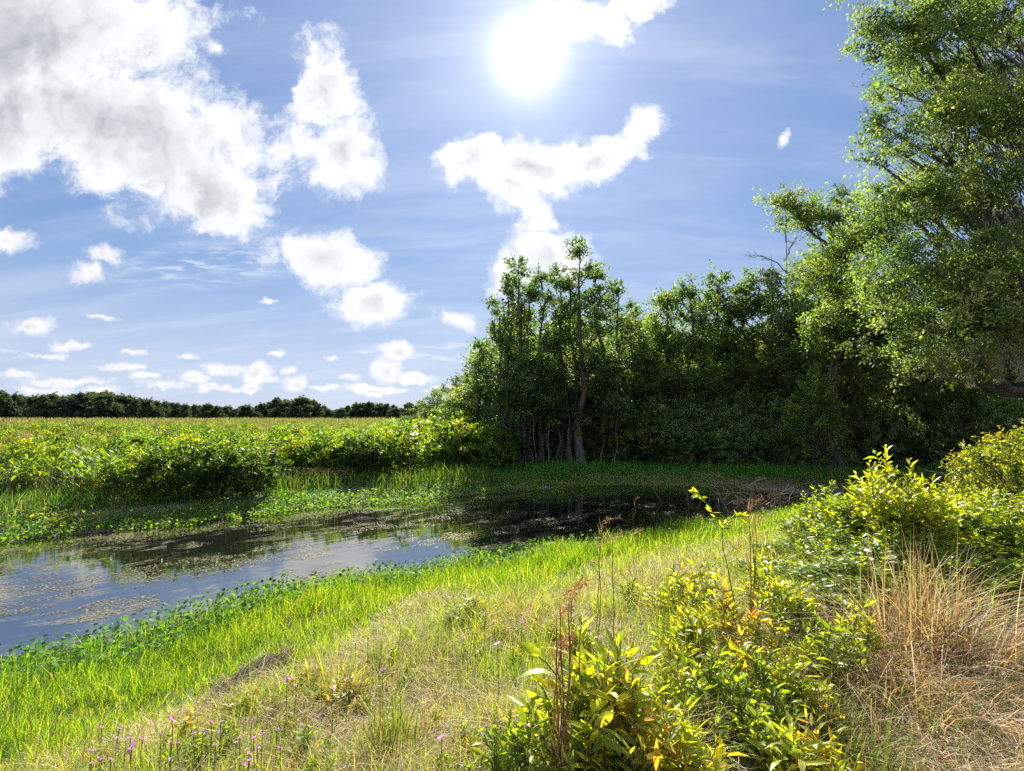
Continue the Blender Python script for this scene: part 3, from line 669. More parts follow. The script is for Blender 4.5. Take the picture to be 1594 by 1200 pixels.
    leaves(mg, P, nrm(np.stack([r.normal(0, .3, n), r.normal(0, .3, n), -np.ones(n)], 1)), nrm(r.standard_normal((n, 3))), r.uniform(.12, .35, n), .04, pick([(.16, .08, .05), (.11, .07, .05)], n)); mg.obj('dead_leaves', M_straw, root)
big_oak()

# ------------------------------------------------------------------ distant tree line
def treeline():
    r = np.random.default_rng(41); pr = []
    for k in range(4):
        lob = auto_lobes(10, 1.2, 4.6, 20, 60 + k, .6, (1.1, 2.6))
        pr.append(Pool(make_tree('distant_tree', 10, .35, lob, 1.3, 40, .75, .5, [(.06, .085, .055, 3), (.075, .10, .065, 2), (.09, .115, .07, 1)], 1.25, 70 + k, twig=.03, sides=5)))  # crown greens paled and blued a little to stand in for distance haze
        for ch in pr[-1].root.children:
            if ch.name.startswith('crown'): ch.data.materials[0] = M_far
    prof_x = [-60, 0, 60, 150, 210, 260, 330, 372, 400, 425, 450, 520, 600, 660, 760]; prof_y = [612, 612, 614, 611, 617, 622, 628, 634, 628, 618, 624, 629, 627, 629, 630]
    px = -70.0; i = 0
    while px < 740:
        for row in range(2):
            Y = 190 + r.uniform(-12, 12) + row * 22; q = px + r.uniform(-5, 5) + row * 6; pt = np.interp(q, prof_x, prof_y) + (vnoise(q, 0.0, 34, 3) - .5) * 13 + r.uniform(-1.5, 5) + row * .5
            x = (q - CX) / F * Y; h = topz(q, Y, pt) - .28; s_ = h / 10
            pr[i % 4].put((x, Y, .25), r.uniform(0, 6), (max(s_, .6) * r.uniform(.7, 1.5),) * 2 + (s_,), 'dark tree in the distant tree line across the marsh', 'trees of the distant tree line'); i += 1
        px += 15
treeline()

# ------------------------------------------------------------------ shrubs
SH = [(.09, .17, .02, 3), (.14, .22, .025, 3), (.06, .12, .02, 3), (.22, .26, .035, 1)]
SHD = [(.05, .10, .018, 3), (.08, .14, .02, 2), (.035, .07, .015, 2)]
def make_shrub(name, h, R, seed, pal, L=.11, Wd=.05, K=90, per=36, cr=.24, stems=9, mat=None, cat='shrub'):
    r = np.random.default_rng(seed); root = thing(name, name, cat); sg, lg = Geo(), Geo()
    a = r.uniform(0, 6.28, K); q = R * np.sqrt(r.random(K)); z = h * (1 - .45 * (q / R) ** 2) * r.uniform(.12, 1.0, K) ** .6
    C = np.stack([q * np.cos(a), q * np.sin(a), z - .1], 1)
    for k in range(stems):
        i = r.integers(K); tube(sg, curve(r.standard_normal(3) * np.array([.08, .08, 0]), C[i], .1, .02, 6, r), np.linspace(.018, .006, 6), 5, (.2, .2, .2))
    for i in range(K):
        b = C[i] * np.array([.5, .5, .45]); tube(sg, curve(b, C[i], .03, .015, 3, r), [.007, .005, .003], 3, (.2, .2, .2))
    clump_leaves(lg, C, np.full(K, cr) * r.uniform(.6, 1.3, K), per, L, Wd, pal, np.array([0, 0, h * .2]), r, flat=1.0, updir=1.2)
    sg.obj('stem', M_bark, root); lg.obj('foliage', mat or M_shrub, root); return root
def bank_shrubs():
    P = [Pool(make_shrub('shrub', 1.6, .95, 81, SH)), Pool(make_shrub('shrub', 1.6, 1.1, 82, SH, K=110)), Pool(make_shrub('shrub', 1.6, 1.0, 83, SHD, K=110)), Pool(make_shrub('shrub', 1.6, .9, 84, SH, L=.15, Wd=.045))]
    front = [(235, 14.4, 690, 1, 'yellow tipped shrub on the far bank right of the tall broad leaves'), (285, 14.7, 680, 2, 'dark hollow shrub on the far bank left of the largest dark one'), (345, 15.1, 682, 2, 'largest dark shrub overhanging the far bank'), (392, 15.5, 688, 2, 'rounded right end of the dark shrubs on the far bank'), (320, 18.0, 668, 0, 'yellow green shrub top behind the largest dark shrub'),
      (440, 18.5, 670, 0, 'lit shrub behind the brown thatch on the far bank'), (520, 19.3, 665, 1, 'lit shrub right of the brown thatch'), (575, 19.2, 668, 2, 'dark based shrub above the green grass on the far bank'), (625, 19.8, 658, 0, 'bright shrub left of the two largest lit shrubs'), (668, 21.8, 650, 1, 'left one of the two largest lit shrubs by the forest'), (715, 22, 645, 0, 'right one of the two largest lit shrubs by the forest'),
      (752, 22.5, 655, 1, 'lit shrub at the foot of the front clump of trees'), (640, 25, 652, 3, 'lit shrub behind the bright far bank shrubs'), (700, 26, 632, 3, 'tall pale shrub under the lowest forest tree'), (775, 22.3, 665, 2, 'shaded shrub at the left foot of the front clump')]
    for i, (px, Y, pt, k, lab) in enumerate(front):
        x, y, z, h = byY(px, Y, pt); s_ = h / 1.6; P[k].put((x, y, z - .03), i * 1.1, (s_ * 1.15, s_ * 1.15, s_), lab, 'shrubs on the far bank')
    r = np.random.default_rng(44); n = 0
    while n < 175:
        Y = 17 * (60 / 17) ** r.random(); px = r.uniform(-60, 760); x = (px - CX) / F * Y
        if pdist(np.array([x]), np.array([Y]), FAR)[0] < (2.6 if px < 430 else 3.4) or inside(np.array([x]), np.array([Y]))[0]: continue
        if px < 190 and Y < 40 and r.random() < .8: continue
        s_ = r.uniform(.75, 1.15) * (1.0 if Y < 30 else .95)
        if px > 560: s_ *= 1.15
        P[[0, 1, 3][n % 3]].put((x, Y, float(Hgt(x, Y)) - .03), r.uniform(0, 6), (s_ * 1.1, s_ * 1.1, s_), 'bushy yellow green shrub in the thicket behind the far bank', 'shrubs of the thicket behind the far bank'); n += 1
    # forest edge understorey
    U = [Pool(make_shrub('undergrowth_bush', 2.6, 1.6, 86, GRY, .13, .07, 170, 44, .36, 10, M_leaf)), Pool(make_shrub('undergrowth_bush', 2.6, 1.5, 87, MD, .13, .07, 170, 44, .36, 10, M_leaf))]
    lst = [(800, 25.5, 655, 0), (860, 25.5, 650, 0), (940, 24.5, 640, 1), (985, 24, 620, 1), (1025, 24.3, 620, 0), (1070, 24, 630, 0), (1115, 23.6, 625, 0), (1160, 23.4, 630, 0), (1205, 23, 620, 0), (1330, 23, 620, 0), (1380, 23, 625, 0), (1430, 22.5, 630, 0), (1480, 22, 625, 0), (1530, 21.5, 620, 0), (1580, 21, 610, 0), (1620, 20, 600, 0)]
    ORD = 'first second third fourth fifth sixth seventh eighth ninth tenth eleventh twelfth thirteenth fourteenth fifteenth sixteenth'.split()
    for i, (px, Y, pt, k) in enumerate(lst):
        x, y, z, h = byY(px, Y, pt); s_ = h / 2.6; U[k].put((x, y, z - .05), i * 1.9, (max(s_, .8), max(s_, .8), s_), 'shaded bush at the foot of the forest, %s from the left of its front row' % ORD[i], 'shaded bushes at the foot of the forest')
    for i in range(24):
        Y = r.uniform(27, 38); px = 800 + i * 36; x = (px - CX) / F * Y; s_ = r.uniform(1.2, 1.8)
        U[0].put((x, Y, .2), i * 1.3, (s_, s_, s_ * 1.2), 'dark leafy bush in deep shade behind the front row of bushes', 'shaded bushes at the foot of the forest')
    x, y, z, h = byY(1268, 20.5, 570); B = make_shrub('round_bush', h, 1.15, 88, LT, .11, .06, 210, 44, .3, 10, M_leaf); B.location = (x, y, z); tag(B, 'pale round bush catching light in front of the dark forest', 'bush')
    # right border tree
    x, y, z, h = byY(1612, 7.2, 655); B = make_shrub('small_leaved_bush', h, 1.0, 89, [(.16, .20, .04, 3), (.22, .24, .05, 2), (.10, .15, .04, 3)], .06, .026, 320, 60, .17, 12, M_shrub); B.location = (x, y, z); tag(B, 'small leaved yellow tipped bush cut by the right border above the bright shrubs', 'bush')
    # tall broad leaved plants on the far bank, left
    E = thing('broad_leaf_plant', 'x', 'marsh plant'); g, lg = Geo(), Geo(); rr = np.random.default_rng(3); n = 26
    for k in range(n):
        a = rr.uniform(0, 6.28); tip = np.array([math.cos(a) * rr.uniform(.05, .4), math.sin(a) * rr.uniform(.05, .4), rr.uniform(.35, 1.0)])
        tube(g, curve((0, 0, 0), tip, .05, .01, 4, rr), [.010, .009, .007, .005], 4, (.2, .2, .2)); d = np.array([math.cos(a), math.sin(a), rr.uniform(.3, 1.4)])
        leaves(lg, tip[None], d[None], np.array([[-d[0], -d[1], 1.]]), .34, .07, pick([(.13, .24, .02), (.18, .28, .03), (.08, .17, .02)], 1), .12, .25, True)
    g.obj('stem', M_stem, E); lg.obj('leaf_blades', M_plant, E); EP = Pool(E)
    for i in range(70):
        px = rr.uniform(-70, 250) ; Y = rr.uniform(13.3, 17.5) + max(0, px) * .004; x = (px - CX) / F * Y
        if inside(np.array([x]), np.array([Y]))[0] or pdist(np.array([x]), np.array([Y]), FAR)[0] < .7: continue
        s_ = rr.uniform(.85, 1.25); EP.put((x, Y, float(Hgt(x, Y))), rr.uniform(0, 6), s_, 'upright broad leaved marsh plant massed on the left part of the far bank', 'broad leaved plants on the far bank')
bank_shrubs()

# ------------------------------------------------------------------ foreground plants
PY = [(.28, .37, .03, 3), (.36, .41, .04, 3), (.16, .27, .025, 2), (.46, .38, .06, .8)]
PO = [(.34, .36, .04, 4), (.44, .34, .05, 2), (.50, .20, .07, .8), (.20, .27, .03, 3)]
PG = [(.14, .24, .03, 3), (.20, .30, .035, 3), (.09, .17, .02, 2), (.30, .36, .05, 1.5)]
def make_leafy(name, h, spread, seed, pal, stems, L, Wd, gap=.028, cat='plant', up=.75, low=.15, side=2):
    r = np.random.default_rng(seed); root = thing(name, name, cat); sg, lg = Geo(), Geo()
    for k in range(stems):
        a = r.uniform(0, 6.28); q = spread * math.sqrt(r.random()); hk = h * r.uniform(.6, 1.0) * (1 - .25 * q / spread)
        if k == 0: q, hk = 0.0, h * .96
        base = np.array([q * .35 * math.cos(a), q * .35 * math.sin(a), -.02]); tip = np.array([q * math.cos(a), q * math.sin(a), hk])
        axs = [(curve(base, tip, 0, .006, 7, r, (0, 0, .04 * hk)), 1.0)]
        for b in range(side):
            f = r.uniform(.35, .8); s0 = base + (tip - base) * f; aa = r.uniform(0, 6.28); ll = hk * (1 - f) * r.uniform(.6, 1.0)
            axs.append((curve(s0, s0 + np.array([math.cos(aa) * ll * .6, math.sin(aa) * ll * .6, ll * .8]), .02, .004, 5, r), .8))
        for p, sc in axs:
            tube(sg, p, np.linspace(.0055 * sc, .0022, len(p)), 4, (.2, .2, .2)); ln = np.linalg.norm(np.diff(p, axis=0), axis=1).sum(); m = max(4, int(ln * (1 - low) / gap))
            f = low + (1 - low) * (np.arange(m) + r.random(m) * .4) / m; f = np.clip(f, 0, 1) * (len(p) - 1); ps = np.stack([np.interp(f, np.arange(len(p)), p[:, j]) for j in range(3)], 1)
            az = np.arange(m) * 2.4 + r.uniform(0, 6.28); ax = nrm(p[-1] - p[0]); rel = f / (len(p) - 1)
            hd = np.stack([np.cos(az), np.sin(az), np.zeros(m)], 1); Dr = nrm(hd * (1.15 - rel * .55)[:, None] + ax * (up * (.35 + rel))[:, None] + r.standard_normal((m, 3)) * .12)
            Nn = nrm(ax[None] - Dr * (Dr @ ax)[:, None] + r.standard_normal((m, 3)) * .15); size = (.75 + .5 * np.sin(np.pi * np.clip(rel, 0, 1) ** 1.2)) * (1 - .35 * (rel > .93))
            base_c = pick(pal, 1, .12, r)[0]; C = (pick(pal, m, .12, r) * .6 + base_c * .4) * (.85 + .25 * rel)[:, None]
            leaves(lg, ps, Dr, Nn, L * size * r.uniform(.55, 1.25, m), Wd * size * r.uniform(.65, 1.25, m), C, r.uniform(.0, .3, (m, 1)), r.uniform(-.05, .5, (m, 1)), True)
    sg.obj('stem', M_stem, root); lg.obj('leaves', M_plant, root); return root
def foreground():
    A = [Pool(make_leafy('leafy_plant', .7, .26, 101, PY, 13, .145, .034, .034)), Pool(make_leafy('leafy_plant', .7, .22, 102, PY, 12, .11, .027, .030)), Pool(make_leafy('leafy_plant', .6, .25, 103, PO, 11, .11, .028, .032)), Pool(make_leafy('leafy_plant', .5, .25, 104, PG, 13, .07, .024, .026))]
    B = [Pool(make_leafy('tall_leafy_shrub', 1.3, .42, 111, PY, 22, .13, .034, .034, 'shrub', side=3)), Pool(make_leafy('tall_leafy_shrub', 1.3, .45, 112, [(.18, .28, .03, 3), (.13, .22, .025, 3), (.30, .36, .05, 2)], 22, .13, .038, .034, 'shrub', side=3)), Pool(make_leafy('tall_leafy_shrub', 1.3, .5, 113, PG, 22, .13, .046, .036, 'shrub', side=3))]
    fg = [(905, 958, .72, 0, 'tallest bright yellow green plant in the centre foreground'), (960, 985, .62, 1, 'yellow green plant just right of the tallest centre foreground plant'), (872, 1045, .5, 1, 'yellow green plant among the reddish stalks in the foreground'), (985, 1040, .55, 2, 'yellow and orange leaved plant low in the centre foreground'), (1030, 1085, .5, 2, 'orange tinted plant right of the centre foreground plants'),
          (825, 1095, .42, 3, 'dark green plant left of the reddish stalks at the bottom'), (775, 1125, .34, 3, 'darkest low plant at the bottom left of the reddish stalks'), (930, 1110, .38, 3, 'green plant at the bottom under the tallest centre plant'), (1065, 1115, .40, 0, 'yellow green plant near the bottom edge beside the dark gap'), (1010, 1150, .32, 3, 'low green plant cut by the bottom edge right of centre'),
          (1175, 1090, .34, 3, 'green plant above the bottom edge left of the bare ground'), (1215, 1130, .26, 3, 'small green plant right at the edge of the bare ground'), (1062, 875, .5, 1, 'yellow plant in front of the shaded green grass'), (1095, 862, .5, 1, 'yellow plant with the top nearest the green grass edge'), (1125, 895, .5, 2, 'yellow and orange plant left of the thin red stem'), (1090, 930, .42, 0, 'yellow green plant below the pair near the green grass edge'),
          (1028, 905, .34, 1, 'small yellow plant left of the yellow pair'), (985, 890, .32, 1, 'small yellow plant in the straw left of the group'), (1190, 850, .55, 1, 'bright yellow plant just right of the thin red stem'), (1215, 885, .5, 0, 'yellow plant below the right leafy shrubs'), (1180, 930, .45, 2, 'orange leaved plant left of the dry grass clump'), (1155, 975, .42, 2, 'most orange plant in the middle right foreground'),
          (1245, 915, .42, 3, 'green plant between the yellow plants and the dry grass clump'), (1048, 960, .4, 1, 'yellow plant in the middle of the meadow right of centre'), (1110, 1000, .42, 3, 'dark bushy plant above the black gap in the foreground'), (1135, 1040, .4, 3, 'dark plant beside the black gap in the foreground'), (742, 918, .28, 1, 'small yellow plant in the straw above the pink flowers'), (715, 935, .22, 1, 'smaller yellow plant left of its neighbour in the straw'),
          (1290, 960, .4, 3, 'green plant buried in the fallen straw'), (1330, 925, .45, 1, 'yellow tipped plant rising at the left of the dry grass clump'), (545, 1050, .2, 2, 'small orange tipped plant beside the thatch heap'), (482, 1030, .2, 2, 'little orange sprig above the thatch heap'), (480, 1130, .2, 3, 'low green sprig below the thatch heap'), (290, 1110, .18, 2, 'small yellow sprig at the lower left'), (385, 1075, .16, 2, 'tiny yellow sprig touching the lower end of the thatch heap'), (345, 1130, .16, 3, 'low leafy tuft among the pink tufts')]
    hs = [.7, .7, .6, .5]
    for i, (px, pt, h, k, lab) in enumerate(fg):
        x, y, z = byH(px, pt, h, 1.5); s_ = h / hs[k]; A[k].put((x, y, z), i * 1.37, (max(s_, .6), max(s_, .6), s_), lab, 'leafy plants in the foreground meadow')
    rf = np.random.default_rng(77)
    for i in range(27):
        px = rf.uniform(860, 1290); pt = rf.uniform(860, 1120); h = rf.uniform(.26, .45); k = rf.choice([0, 1, 1, 2, 3])
        if px < 1000 and pt < 950: continue
        x, y, z = byH(px, pt, h, 1.6); s_ = h / hs[k]; A[k].put((x, y, z), rf.uniform(0, 6), (max(s_, .62), max(s_, .62), s_), 'yellow green leafy plant filling the meadow between the larger plants', 'leafy plants filling the foreground meadow')
    for i in range(70):
        px = rf.uniform(120, 860); pt = rf.uniform(930, 1185)
        if pt < 1150 - (px - 100) * .33: continue
        h = rf.uniform(.08, .2); k = rf.choice([1, 2, 3, 3]); x, y, z = byH(px, pt, h, 1.6); s_ = h / hs[k]
        A[k].put((x, y, z), rf.uniform(0, 6), (max(s_ * .8, .28), max(s_ * .8, .28), s_), 'small low herb sprouting from the straw of the near meadow', 'small herbs in the near meadow')
    rt = [(1375, 702, 1.3, 0, 'tallest leafy shrub on the right with a pointed top'), (1412, 722, 1.25, 0, 'leafy shrub just right of the tallest pointed one'), (1335, 755, 1.15, 1, 'leafy shrub left of the tallest pointed one'), (1290, 752, 1.1, 1, 'glossy shrub leaning toward the water'), (1245, 795, .95, 1, 'leftmost glossy shrub of the right hand thicket'), (1300, 820, .9, 2, 'darker shrub low on the left of the thicket'),
          (1455, 765, 1.2, 2, 'shrub with broad leaves right of the pointed ones'), (1505, 762, 1.2, 0, 'bright shrub below the white bare sapling'), (1555, 772, 1.15, 1, 'bright shrub left of the border bush'), (1600, 770, 1.15, 0, 'bright shrub cut by the right border'), (1480, 810, 1.05, 0, 'yellow green shrub in the middle of the right thicket'), (1540, 825, 1.0, 2, 'broad leaved green shrub low on the right'), (1395, 790, 1.1, 1, 'shrub in front of the tallest pointed one'),
          (1350, 835, .95, 2, 'dark green shrub behind the dry grass clump at its left'), (1440, 850, .95, 2, 'dark green shrub right behind the dry grass clump'), (1520, 890, .85, 2, 'green shrub right of the dry grass clump'), (1590, 865, .9, 2, 'green shrub at the right border beside the dry grass sprays'), (1260, 845, .8, 1, 'low shrub at the lower left of the right thicket'), (1575, 930, .6, 2, 'lowest green shrub at the right border')]
    extra = [(1225, 830, 1, 1, 'lowest glossy shrub by the thin red stem'), (1320, 790, 1, 0, 'shrub filling the left middle of the right thicket'), (1430, 790, 1, 1, 'shrub between the tallest one and the broad leaved one'), (1485, 845, 1, 1, 'shrub low in the middle of the right thicket'), (1575, 815, 1, 0, 'shrub under the border bush')]
    rt += extra
    rq = np.random.default_rng(78); n0 = len(rt)
    for i in range(16): rt.append((rq.uniform(1215, 1600), rq.uniform(745, 800), 1, int(rq.choice([0, 1, 1, 2])), 'leafy shrub massed in the middle of the right thicket'))
    for px, pt in ((1205, 868), (1238, 880), (1270, 872), (1305, 862), (1335, 872), (1465, 872), (1510, 915), (1555, 905), (1590, 900), (1500, 850), (1290, 905)): rt.append((px, pt, 1, int(rq.choice([0, 1, 2])), 'low leafy shrub skirting the front of the right thicket'))
    ry_ = [5.3, 5.2, 5.7, 6.6, 6.6, 5.2, 5.6, 6.0, 6.2, 6.0, 5.2, 5.2, 5.0, 4.8, 4.7, 4.6, 4.7, 5.6, 4.3, 5.9, 6.2, 5.9, 5.2, 5.6] + list(rq.uniform(5.2, 6.8, 16)) + [4.9, 4.6, 4.6, 4.5, 4.4, 4.3, 4.2, 4.1, 4.1, 4.5, 4.1]
    for i, (px, pt, h, k, lab) in enumerate(rt):
        x, y, z, h = byY(px, ry_[i], pt); h *= 1.1; s_ = h / 1.3; B[k].put((x, y, z), i * 1.37 + .4, (max(.85, s_),) * 2 + (s_,), lab, 'low shrubs skirting the right thicket' if i >= n0 + 16 else 'leafy shrubs massed in the right thicket' if i >= n0 else 'leafy shrubs of the right thicket')
    r = np.random.default_rng(55)
    # arching sprig
    x, y, z = byH(1135, 790, .95, 3); root = thing('arching_sprig', 'lone arching stem with two leafy ends in front of the dark water', 'plant', (x, y, z)); g, lg = Geo(), Geo()
    p1 = curve((0.1, 0, 0), (-.05, 0, .80), 0, .01, 7, r, (-.04, 0, 0)); tube(g, p1, np.linspace(.005, .003, 7), 4, (.2,) * 3)
    for e in ((-.25, 0, 1.05), (.12, .03, .86)):
        p = curve(p1[-1], e, .05, .004, 8, r); tube(g, p, np.linspace(.003, .0015, 8), 4, (.2,) * 3)
        m = 26; f = r.random(m) * 7; ps = np.stack([np.interp(f, np.arange(8), p[:, j]) for j in range(3)], 1); leaves(lg, ps, nrm(nrm(np.array(e) - p1[-1]) + r.standard_normal((m, 3)) * .7), nrm(r.standard_normal((m, 3)) + [0, 0, 1]), .06, .022, pick(PY, m), .15, .1, True)
    g.obj('stem', M_stem, root); lg.obj('leaves', M_plant, root)
    # seed-head stalks
    def stalk(px, pb, pt, hgt, lab, n=1, curl=1, red=False, sp=.05):
        x, y, z = byH(px, pt, hgt, 1.5); root = thing('dry_stalk', lab, 'dry stalk', (x, y, z)); g, hd = Geo(), Geo(); pal = [(.28, .13, .07), (.22, .11, .06)] if red else [(.34, .24, .15), (.25, .16, .09)]
        for k in range(n):
            b = np.array([r.normal(0, sp * .6), r.normal(0, sp * .6), 0]); hh = hgt * (1 if k == 0 else r.uniform(.72, .98)); e = b + np.array([r.normal(0, sp) + .02, r.normal(0, sp), hh * .86])
            p = curve(b, e, 0, .004, 8, r, (r.normal(0, .015), 0, 0)); c = pick(pal, 1)[0]; tube(g, p, np.linspace(.0042, .0022, 8), 5, c)
            m = 46; f = np.linspace(0, 1, m); tp = e + np.stack([curl * .11 * f ** 1.6, f * 0, hh * .14 * (f - .45 * f ** 2.2)], 1); d = nrm(np.gradient(tp, axis=0) + r.standard_normal((m, 3)) * .003)
            leaves(hd, tp, nrm(d + r.standard_normal((m, 3)) * .35), nrm(r.standard_normal((m, 3))), r.uniform(.02, .045, m), .004, pick(pal, m, .2) * 1.25)
            q = 12; f = r.uniform(0, 7, q); ps = np.stack([np.interp(f, np.arange(8), p[:, j]) for j in range(3)], 1); leaves(hd, ps, nrm(r.standard_normal((q, 3)) * .3 + [0, 0, 1.]), nrm(r.standard_normal((q, 3))), r.uniform(.06, .16, q), .005, pick(STRAW, q))
        g.obj('stalks', M_straw, root); hd.obj('seed_heads', M_straw, root)
    stalk(865, 1190, 878, .98, 'bundle of tall reddish dry stalks rising from the centre foreground', 7, .5, True, .03)
    stalk(925, 960, 795, .95, 'dry grass stalk with a drooping tip over the dark water, left of the bent pair', 2, 1.2); stalk(955, 960, 812, .9, 'dry grass stalk bent over to the right next to the drooping one', 1, 1.8); stalk(990, 900, 770, .9, 'tall dry seed head standing highest against the dark water', 1, .6)
    stalk(1158, 1000, 762, 1.05, 'thin red brown stem with a branching dry top', 3, 1.0, True, .02); stalk(1190, 900, 790, .85, 'thin dark dry stem leaning beside the red brown one', 1, .8, True)
    # big dry grass clumps
    def tuft(px, Y, hgt, n, lab, bx, spread, pal, name='dry_grass_clump', wid=.006, sd=0, bend=(.1, .9)):
        x = (px - CX) / F * Y; z = float(Hgt(x, Y)); g = Geo(); P = np.stack([rng.normal(0, spread, n), rng.normal(0, spread, n), np.zeros(n) - .01], 1)
        ln = nrm(P[:, :2] * .6 / spread + rng.standard_normal((n, 2)) * .7 + np.array([bx, -.1]))
        P[:, :2] += np.round(rng.random((n, 1)) * 3) / 3 * spread * np.array([.8, -.5])
        blades(g, P, hgt * (.25 + .75 * rng.random(n) ** .8), wid * rng.uniform(.6, 1.3, n), ln, bend[0] + (bend[1] - bend[0]) * rng.random(n) ** 1.5 * rng.choice([1, 1, 1, 1.8], n), pick(pal, n, .22), 5)
        o = g.obj(name, M_straw); o.location = (x, Y, z); tag(o, lab, 'dry grass', 'dry grass clumps in the foreground')
    BL = [(.48, .38, .23, 3), (.38, .27, .16, 3), (.56, .46, .30, 2), (.24, .15, .08, 2), (.26, .28, .08, 1)]
    tuft(1395, 3.6, .9, 190, 'upright core of the big tan bluestem clump on the right', .1, .17, BL, wid=.008, bend=(.02, .38))
    tuft(1425, 3.5, .9, 150, 'tan bluestem sprays flung out to the right over the bare ground', 1.6, .14, BL, wid=.010, bend=(.6, 1.7)); tuft(1370, 3.5, .8, 170, 'tan bluestem sprays fallen to the left of the big clump', -1.3, .2, BL, wid=.010, bend=(.5, 1.4))
    tuft(1290, 3.2, .5, 1000, 'matted fallen straw left of the big clump', -.5, .28, BL, wid=.005, bend=(.6, 1.5)); tuft(1500, 3.6, .5, 350, 'thin tan grass tuft right of the big clump', .8, .25, BL, bend=(.4, 1.2))
    tuft(1020, 5.3, .35, 500, 'greyish dead grass tuft behind the yellow plants', 0, .25, [(.38, .32, .24), (.5, .44, .34)]); tuft(640, 4.1, .26, 600, 'pale silver dead grass tuft above the pink flowers', .5, .14, [(.55, .50, .42), (.42, .37, .28)], bend=(.7, 1.5)); tuft(562, 3.75, .26, 380, 'arched pale grass tuft left of the silver one', .9, .1, [(.5, .42, .32), (.3, .22, .15)], bend=(.9, 1.6))
    tuft(1180, 2.75, .36, 520, 'green and straw grass tuft beside the bare ground', .1, .22, YGREEN + [(.4, .33, .2, 2)], 'grass_tuft', bend=(.1, .9)); tuft(1240, 2.55, .30, 420, 'yellow green grass tuft at the edge of the bare ground', .2, .18, YGREEN, 'grass_tuft'); tuft(1420, 2.75, .16, 160, 'small green tuft on the bare ground', 0, .1, YGREEN, 'grass_tuft'); tuft(1340, 2.35, .13, 140, 'lowest green tuft on the bare ground', 0, .1, YGREEN, 'grass_tuft'); tuft(1570, 2.9, .13, 160, 'green tuft on the bare ground near the right border', 0, .12, YGREEN, 'grass_tuft')
    tuft(612, 2.55, .42, 90, 'upright bright grass tuft between the pink flowers', 0, .05, YGREEN, 'grass_tuft', .009, bend=(.05, .4)); tuft(590, 3.6, .34, 70, 'thin green seedling tuft standing above the arched pale grass', 0, .03, GREEN, 'grass_tuft', .007, bend=(.02, .2)); tuft(455, 2.7, .25, 60, 'short bright tuft below the thatch heap', 0, .05, YGREEN, 'grass_tuft', .008, bend=(.05, .4))
    # brown thatch heap
    xa, ya, za = G(318, 1112); xb, yb, zb = G(450, 1035); n = 2600; f = rng.random(n); g = Geo()
    P = np.stack([xa + (xb - xa) * f, ya + (yb - ya) * f, za + (zb - za) * f], 1) + rng.standard_normal((n, 3)) * np.array([.05, .05, 0]); P[:, 2] += rng.uniform(.0, .12, n) * np.sin(np.pi * f) ** .5 + .02
    ax = nrm(np.array([xb - xa, yb - ya, zb - za])); o = (P - P.mean(0)); c0 = P.mean(0)
    leaves(g, o, nrm(ax + rng.standard_normal((n, 3)) * .28), nrm(rng.standard_normal((n, 3))), rng.uniform(.08, .25, n), .005, pick([(.10, .07, .05, 3), (.2, .15, .11, 2), (.34, .28, .22, 1)], n)); ob = g.obj('thatch_heap', M_straw); ob.location = c0; tag(ob, 'long dark brown heap of matted thatch on the near slope', 'thatch heap')
    xa, ya, za = byY(478, 17.5, 740)[:3]; n = 1600; g = Geo(); P = np.stack([rng.normal(0, .55, n), rng.normal(0, .2, n), rng.uniform(.1, .6, n)], 1); leaves(g, P, nrm(np.stack([rng.normal(0, 1, n), rng.normal(0, .4, n), rng.normal(-.5, .3, n)], 1)), nrm(rng.standard_normal((n, 3))), rng.uniform(.25, .55, n), .022, pick([(.16, .11, .08, 2), (.26, .19, .13, 1), (.07, .05, .035, 2)], n)); ob = g.obj('brown_thatch', M_straw); ob.location = (xa, ya, za); tag(ob, 'brown sagging thatch of dead reeds on the far bank between the shrubs', 'thatch')
    # pink flowers
    def flower(px, py, sc, lab, grp='pink wildflowers in the meadow'):
        h = .22 * sc + .08; x, y, z = byH(px, py, h, 1.4); root = thing('pink_wildflower', lab, 'wildflower', (x, y, z), r.uniform(0, 6), grp); g = Geo(); tube(g, curve((0, 0, 0), (0, 0, h), 0, .004, 5, r), [.002] * 5, 4, (.2,) * 3); g.obj('stem', M_stem, root)
        g = Geo(); m = 5; a = np.arange(m) / m * 6.283; tl = r.normal(0, .5, 2); d = np.stack([np.cos(a), np.sin(a), .35 + np.cos(a) * tl[0] + np.sin(a) * tl[1]], 1); P = np.tile([[0, 0, h]], (m, 1)).astype(float)
        leaves(g, P, d, np.stack([-d[:, 0], -d[:, 1], np.ones(m)], 1), .017 * sc, .014 * sc, pick([(.62, .25, .60), (.70, .34, .66)], m, .05), .05, .1, True); g.obj('petals', M_petal, root)
        g = Geo(); m = 7; leaves(g, np.stack([r.normal(0, .004, m), r.normal(0, .004, m), r.uniform(.3, .85, m) * h], 1), nrm(r.standard_normal((m, 3)) + [0, 0, .5]), nrm(r.standard_normal((m, 3)) + [0, 0, 1]), .035, .009, pick(PG, m), .1, .1, True); g.obj('leaves', M_plant, root)
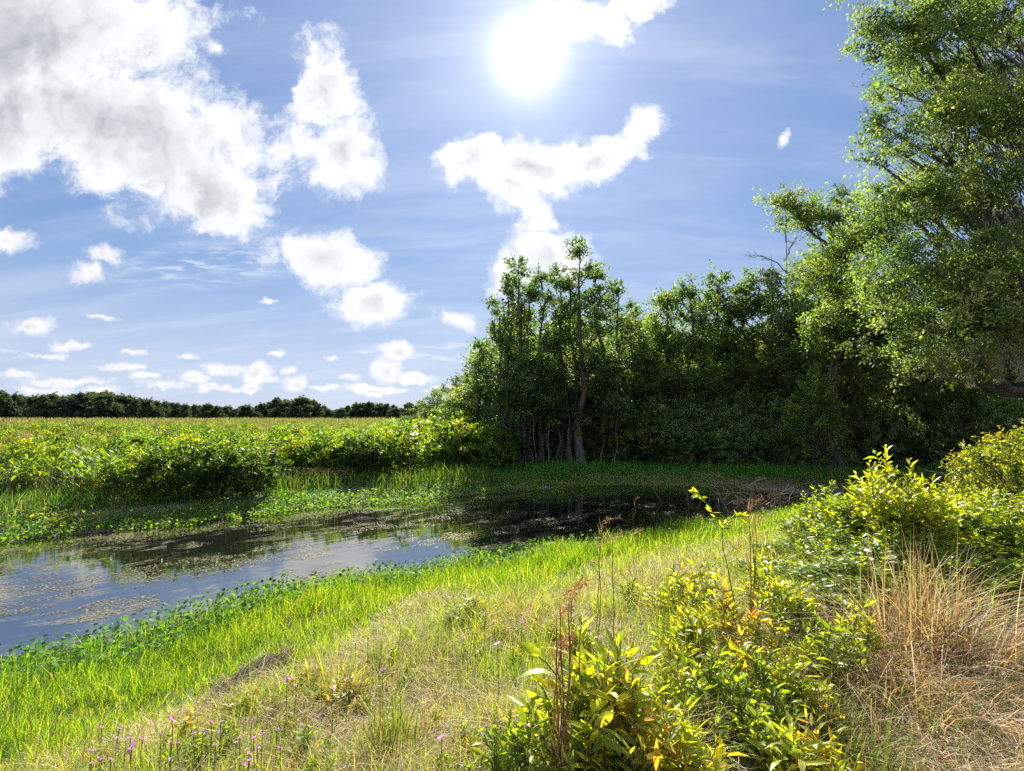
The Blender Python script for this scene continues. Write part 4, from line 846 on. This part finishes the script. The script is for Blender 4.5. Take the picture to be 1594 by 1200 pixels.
    fl = [(622, 970, 1, 'pink flower nearest the silver grass tuft'), (553, 1001, 1, 'pink flower above the arched pale tuft'), (518, 1073, 1.1, 'lower pink flower left of the bright tuft'), (540, 1058, 1, 'upper pink flower left of the bright tuft'), (597, 1043, 1, 'pink flower beside the bright upright tuft'), (755, 957, 1, 'pink flower below the small yellow plant'), (812, 968, 1, 'pink flower furthest right in the upper row'), (775, 1003, 1.4, 'largest pink flower in the middle of the meadow'), (828, 1012, 1.1, 'pink flower left of the reddish stalks'),
          (688, 1148, 1.3, 'pink flower low in front, left of the dark plants'), (447, 1058, 1.2, 'pink flower at the upper end of the thatch heap'), (268, 1122, 1.2, 'pink flower below the lower end of the thatch heap'), (205, 1165, 1.6, 'biggest pink flower at the lower left'), (722, 993, .8, 'small pink flower left of the largest middle one'), (460, 1068, .8, 'faint pink flower just under the one by the thatch heap'), (1140, 980, .7, 'tiny pink flower among the orange plants')]
    for f_ in fl: flower(*f_)
    rp = np.random.default_rng(6)
    for i in range(34):
        px, py = rp.uniform(140, 440), rp.uniform(1115, 1192)
        flower(px, py, .75, 'pale pink bloom in the low tufts at the bottom left corner', 'pale pink blooms in the low tufts')
    # dead brush at the end of the pond, white bare sapling
    g = Geo(); x, y, z = G(1185, 790); root = thing('dead_brush', 'tangle of bare brown twigs at the end of the pond', 'dead brush', (x, y, z))
    for k in range(90):
        b = r.standard_normal(3) * np.array([.75, .5, 0]); e = b + np.array([r.normal(0, .5), r.normal(0, .3), r.uniform(.15, .95)]); tube(g, curve(b, e, .12, .05, 5, r), np.linspace(.013, .003, 5), 4, (.2,) * 3)
    g.obj('twigs', M_brown, root)
    x, y, z, h = byY(1478, 14, 703); g = Geo(); root = thing('bare_sapling', 'small white bare sapling with level side twigs behind the right thicket', 'sapling', (x, y, z)); tube(g, curve((0, 0, 0), (0, 0, h), 0, .02, 7, r), np.linspace(.02, .006, 7), 5, (.2,) * 3)
    for k in range(14):
        zz = h * r.uniform(.35, .95); a = r.choice([0, 3.14]) + r.normal(0, .5); L = r.uniform(.3, .8); p = curve((0, 0, zz), (math.cos(a) * L, math.sin(a) * L, zz + L * .35), .03, .02, 5, r); tube(g, p, np.linspace(.009, .003, 5), 4, (.2,) * 3)
    g.obj('branches', M_pale, root)
foreground()
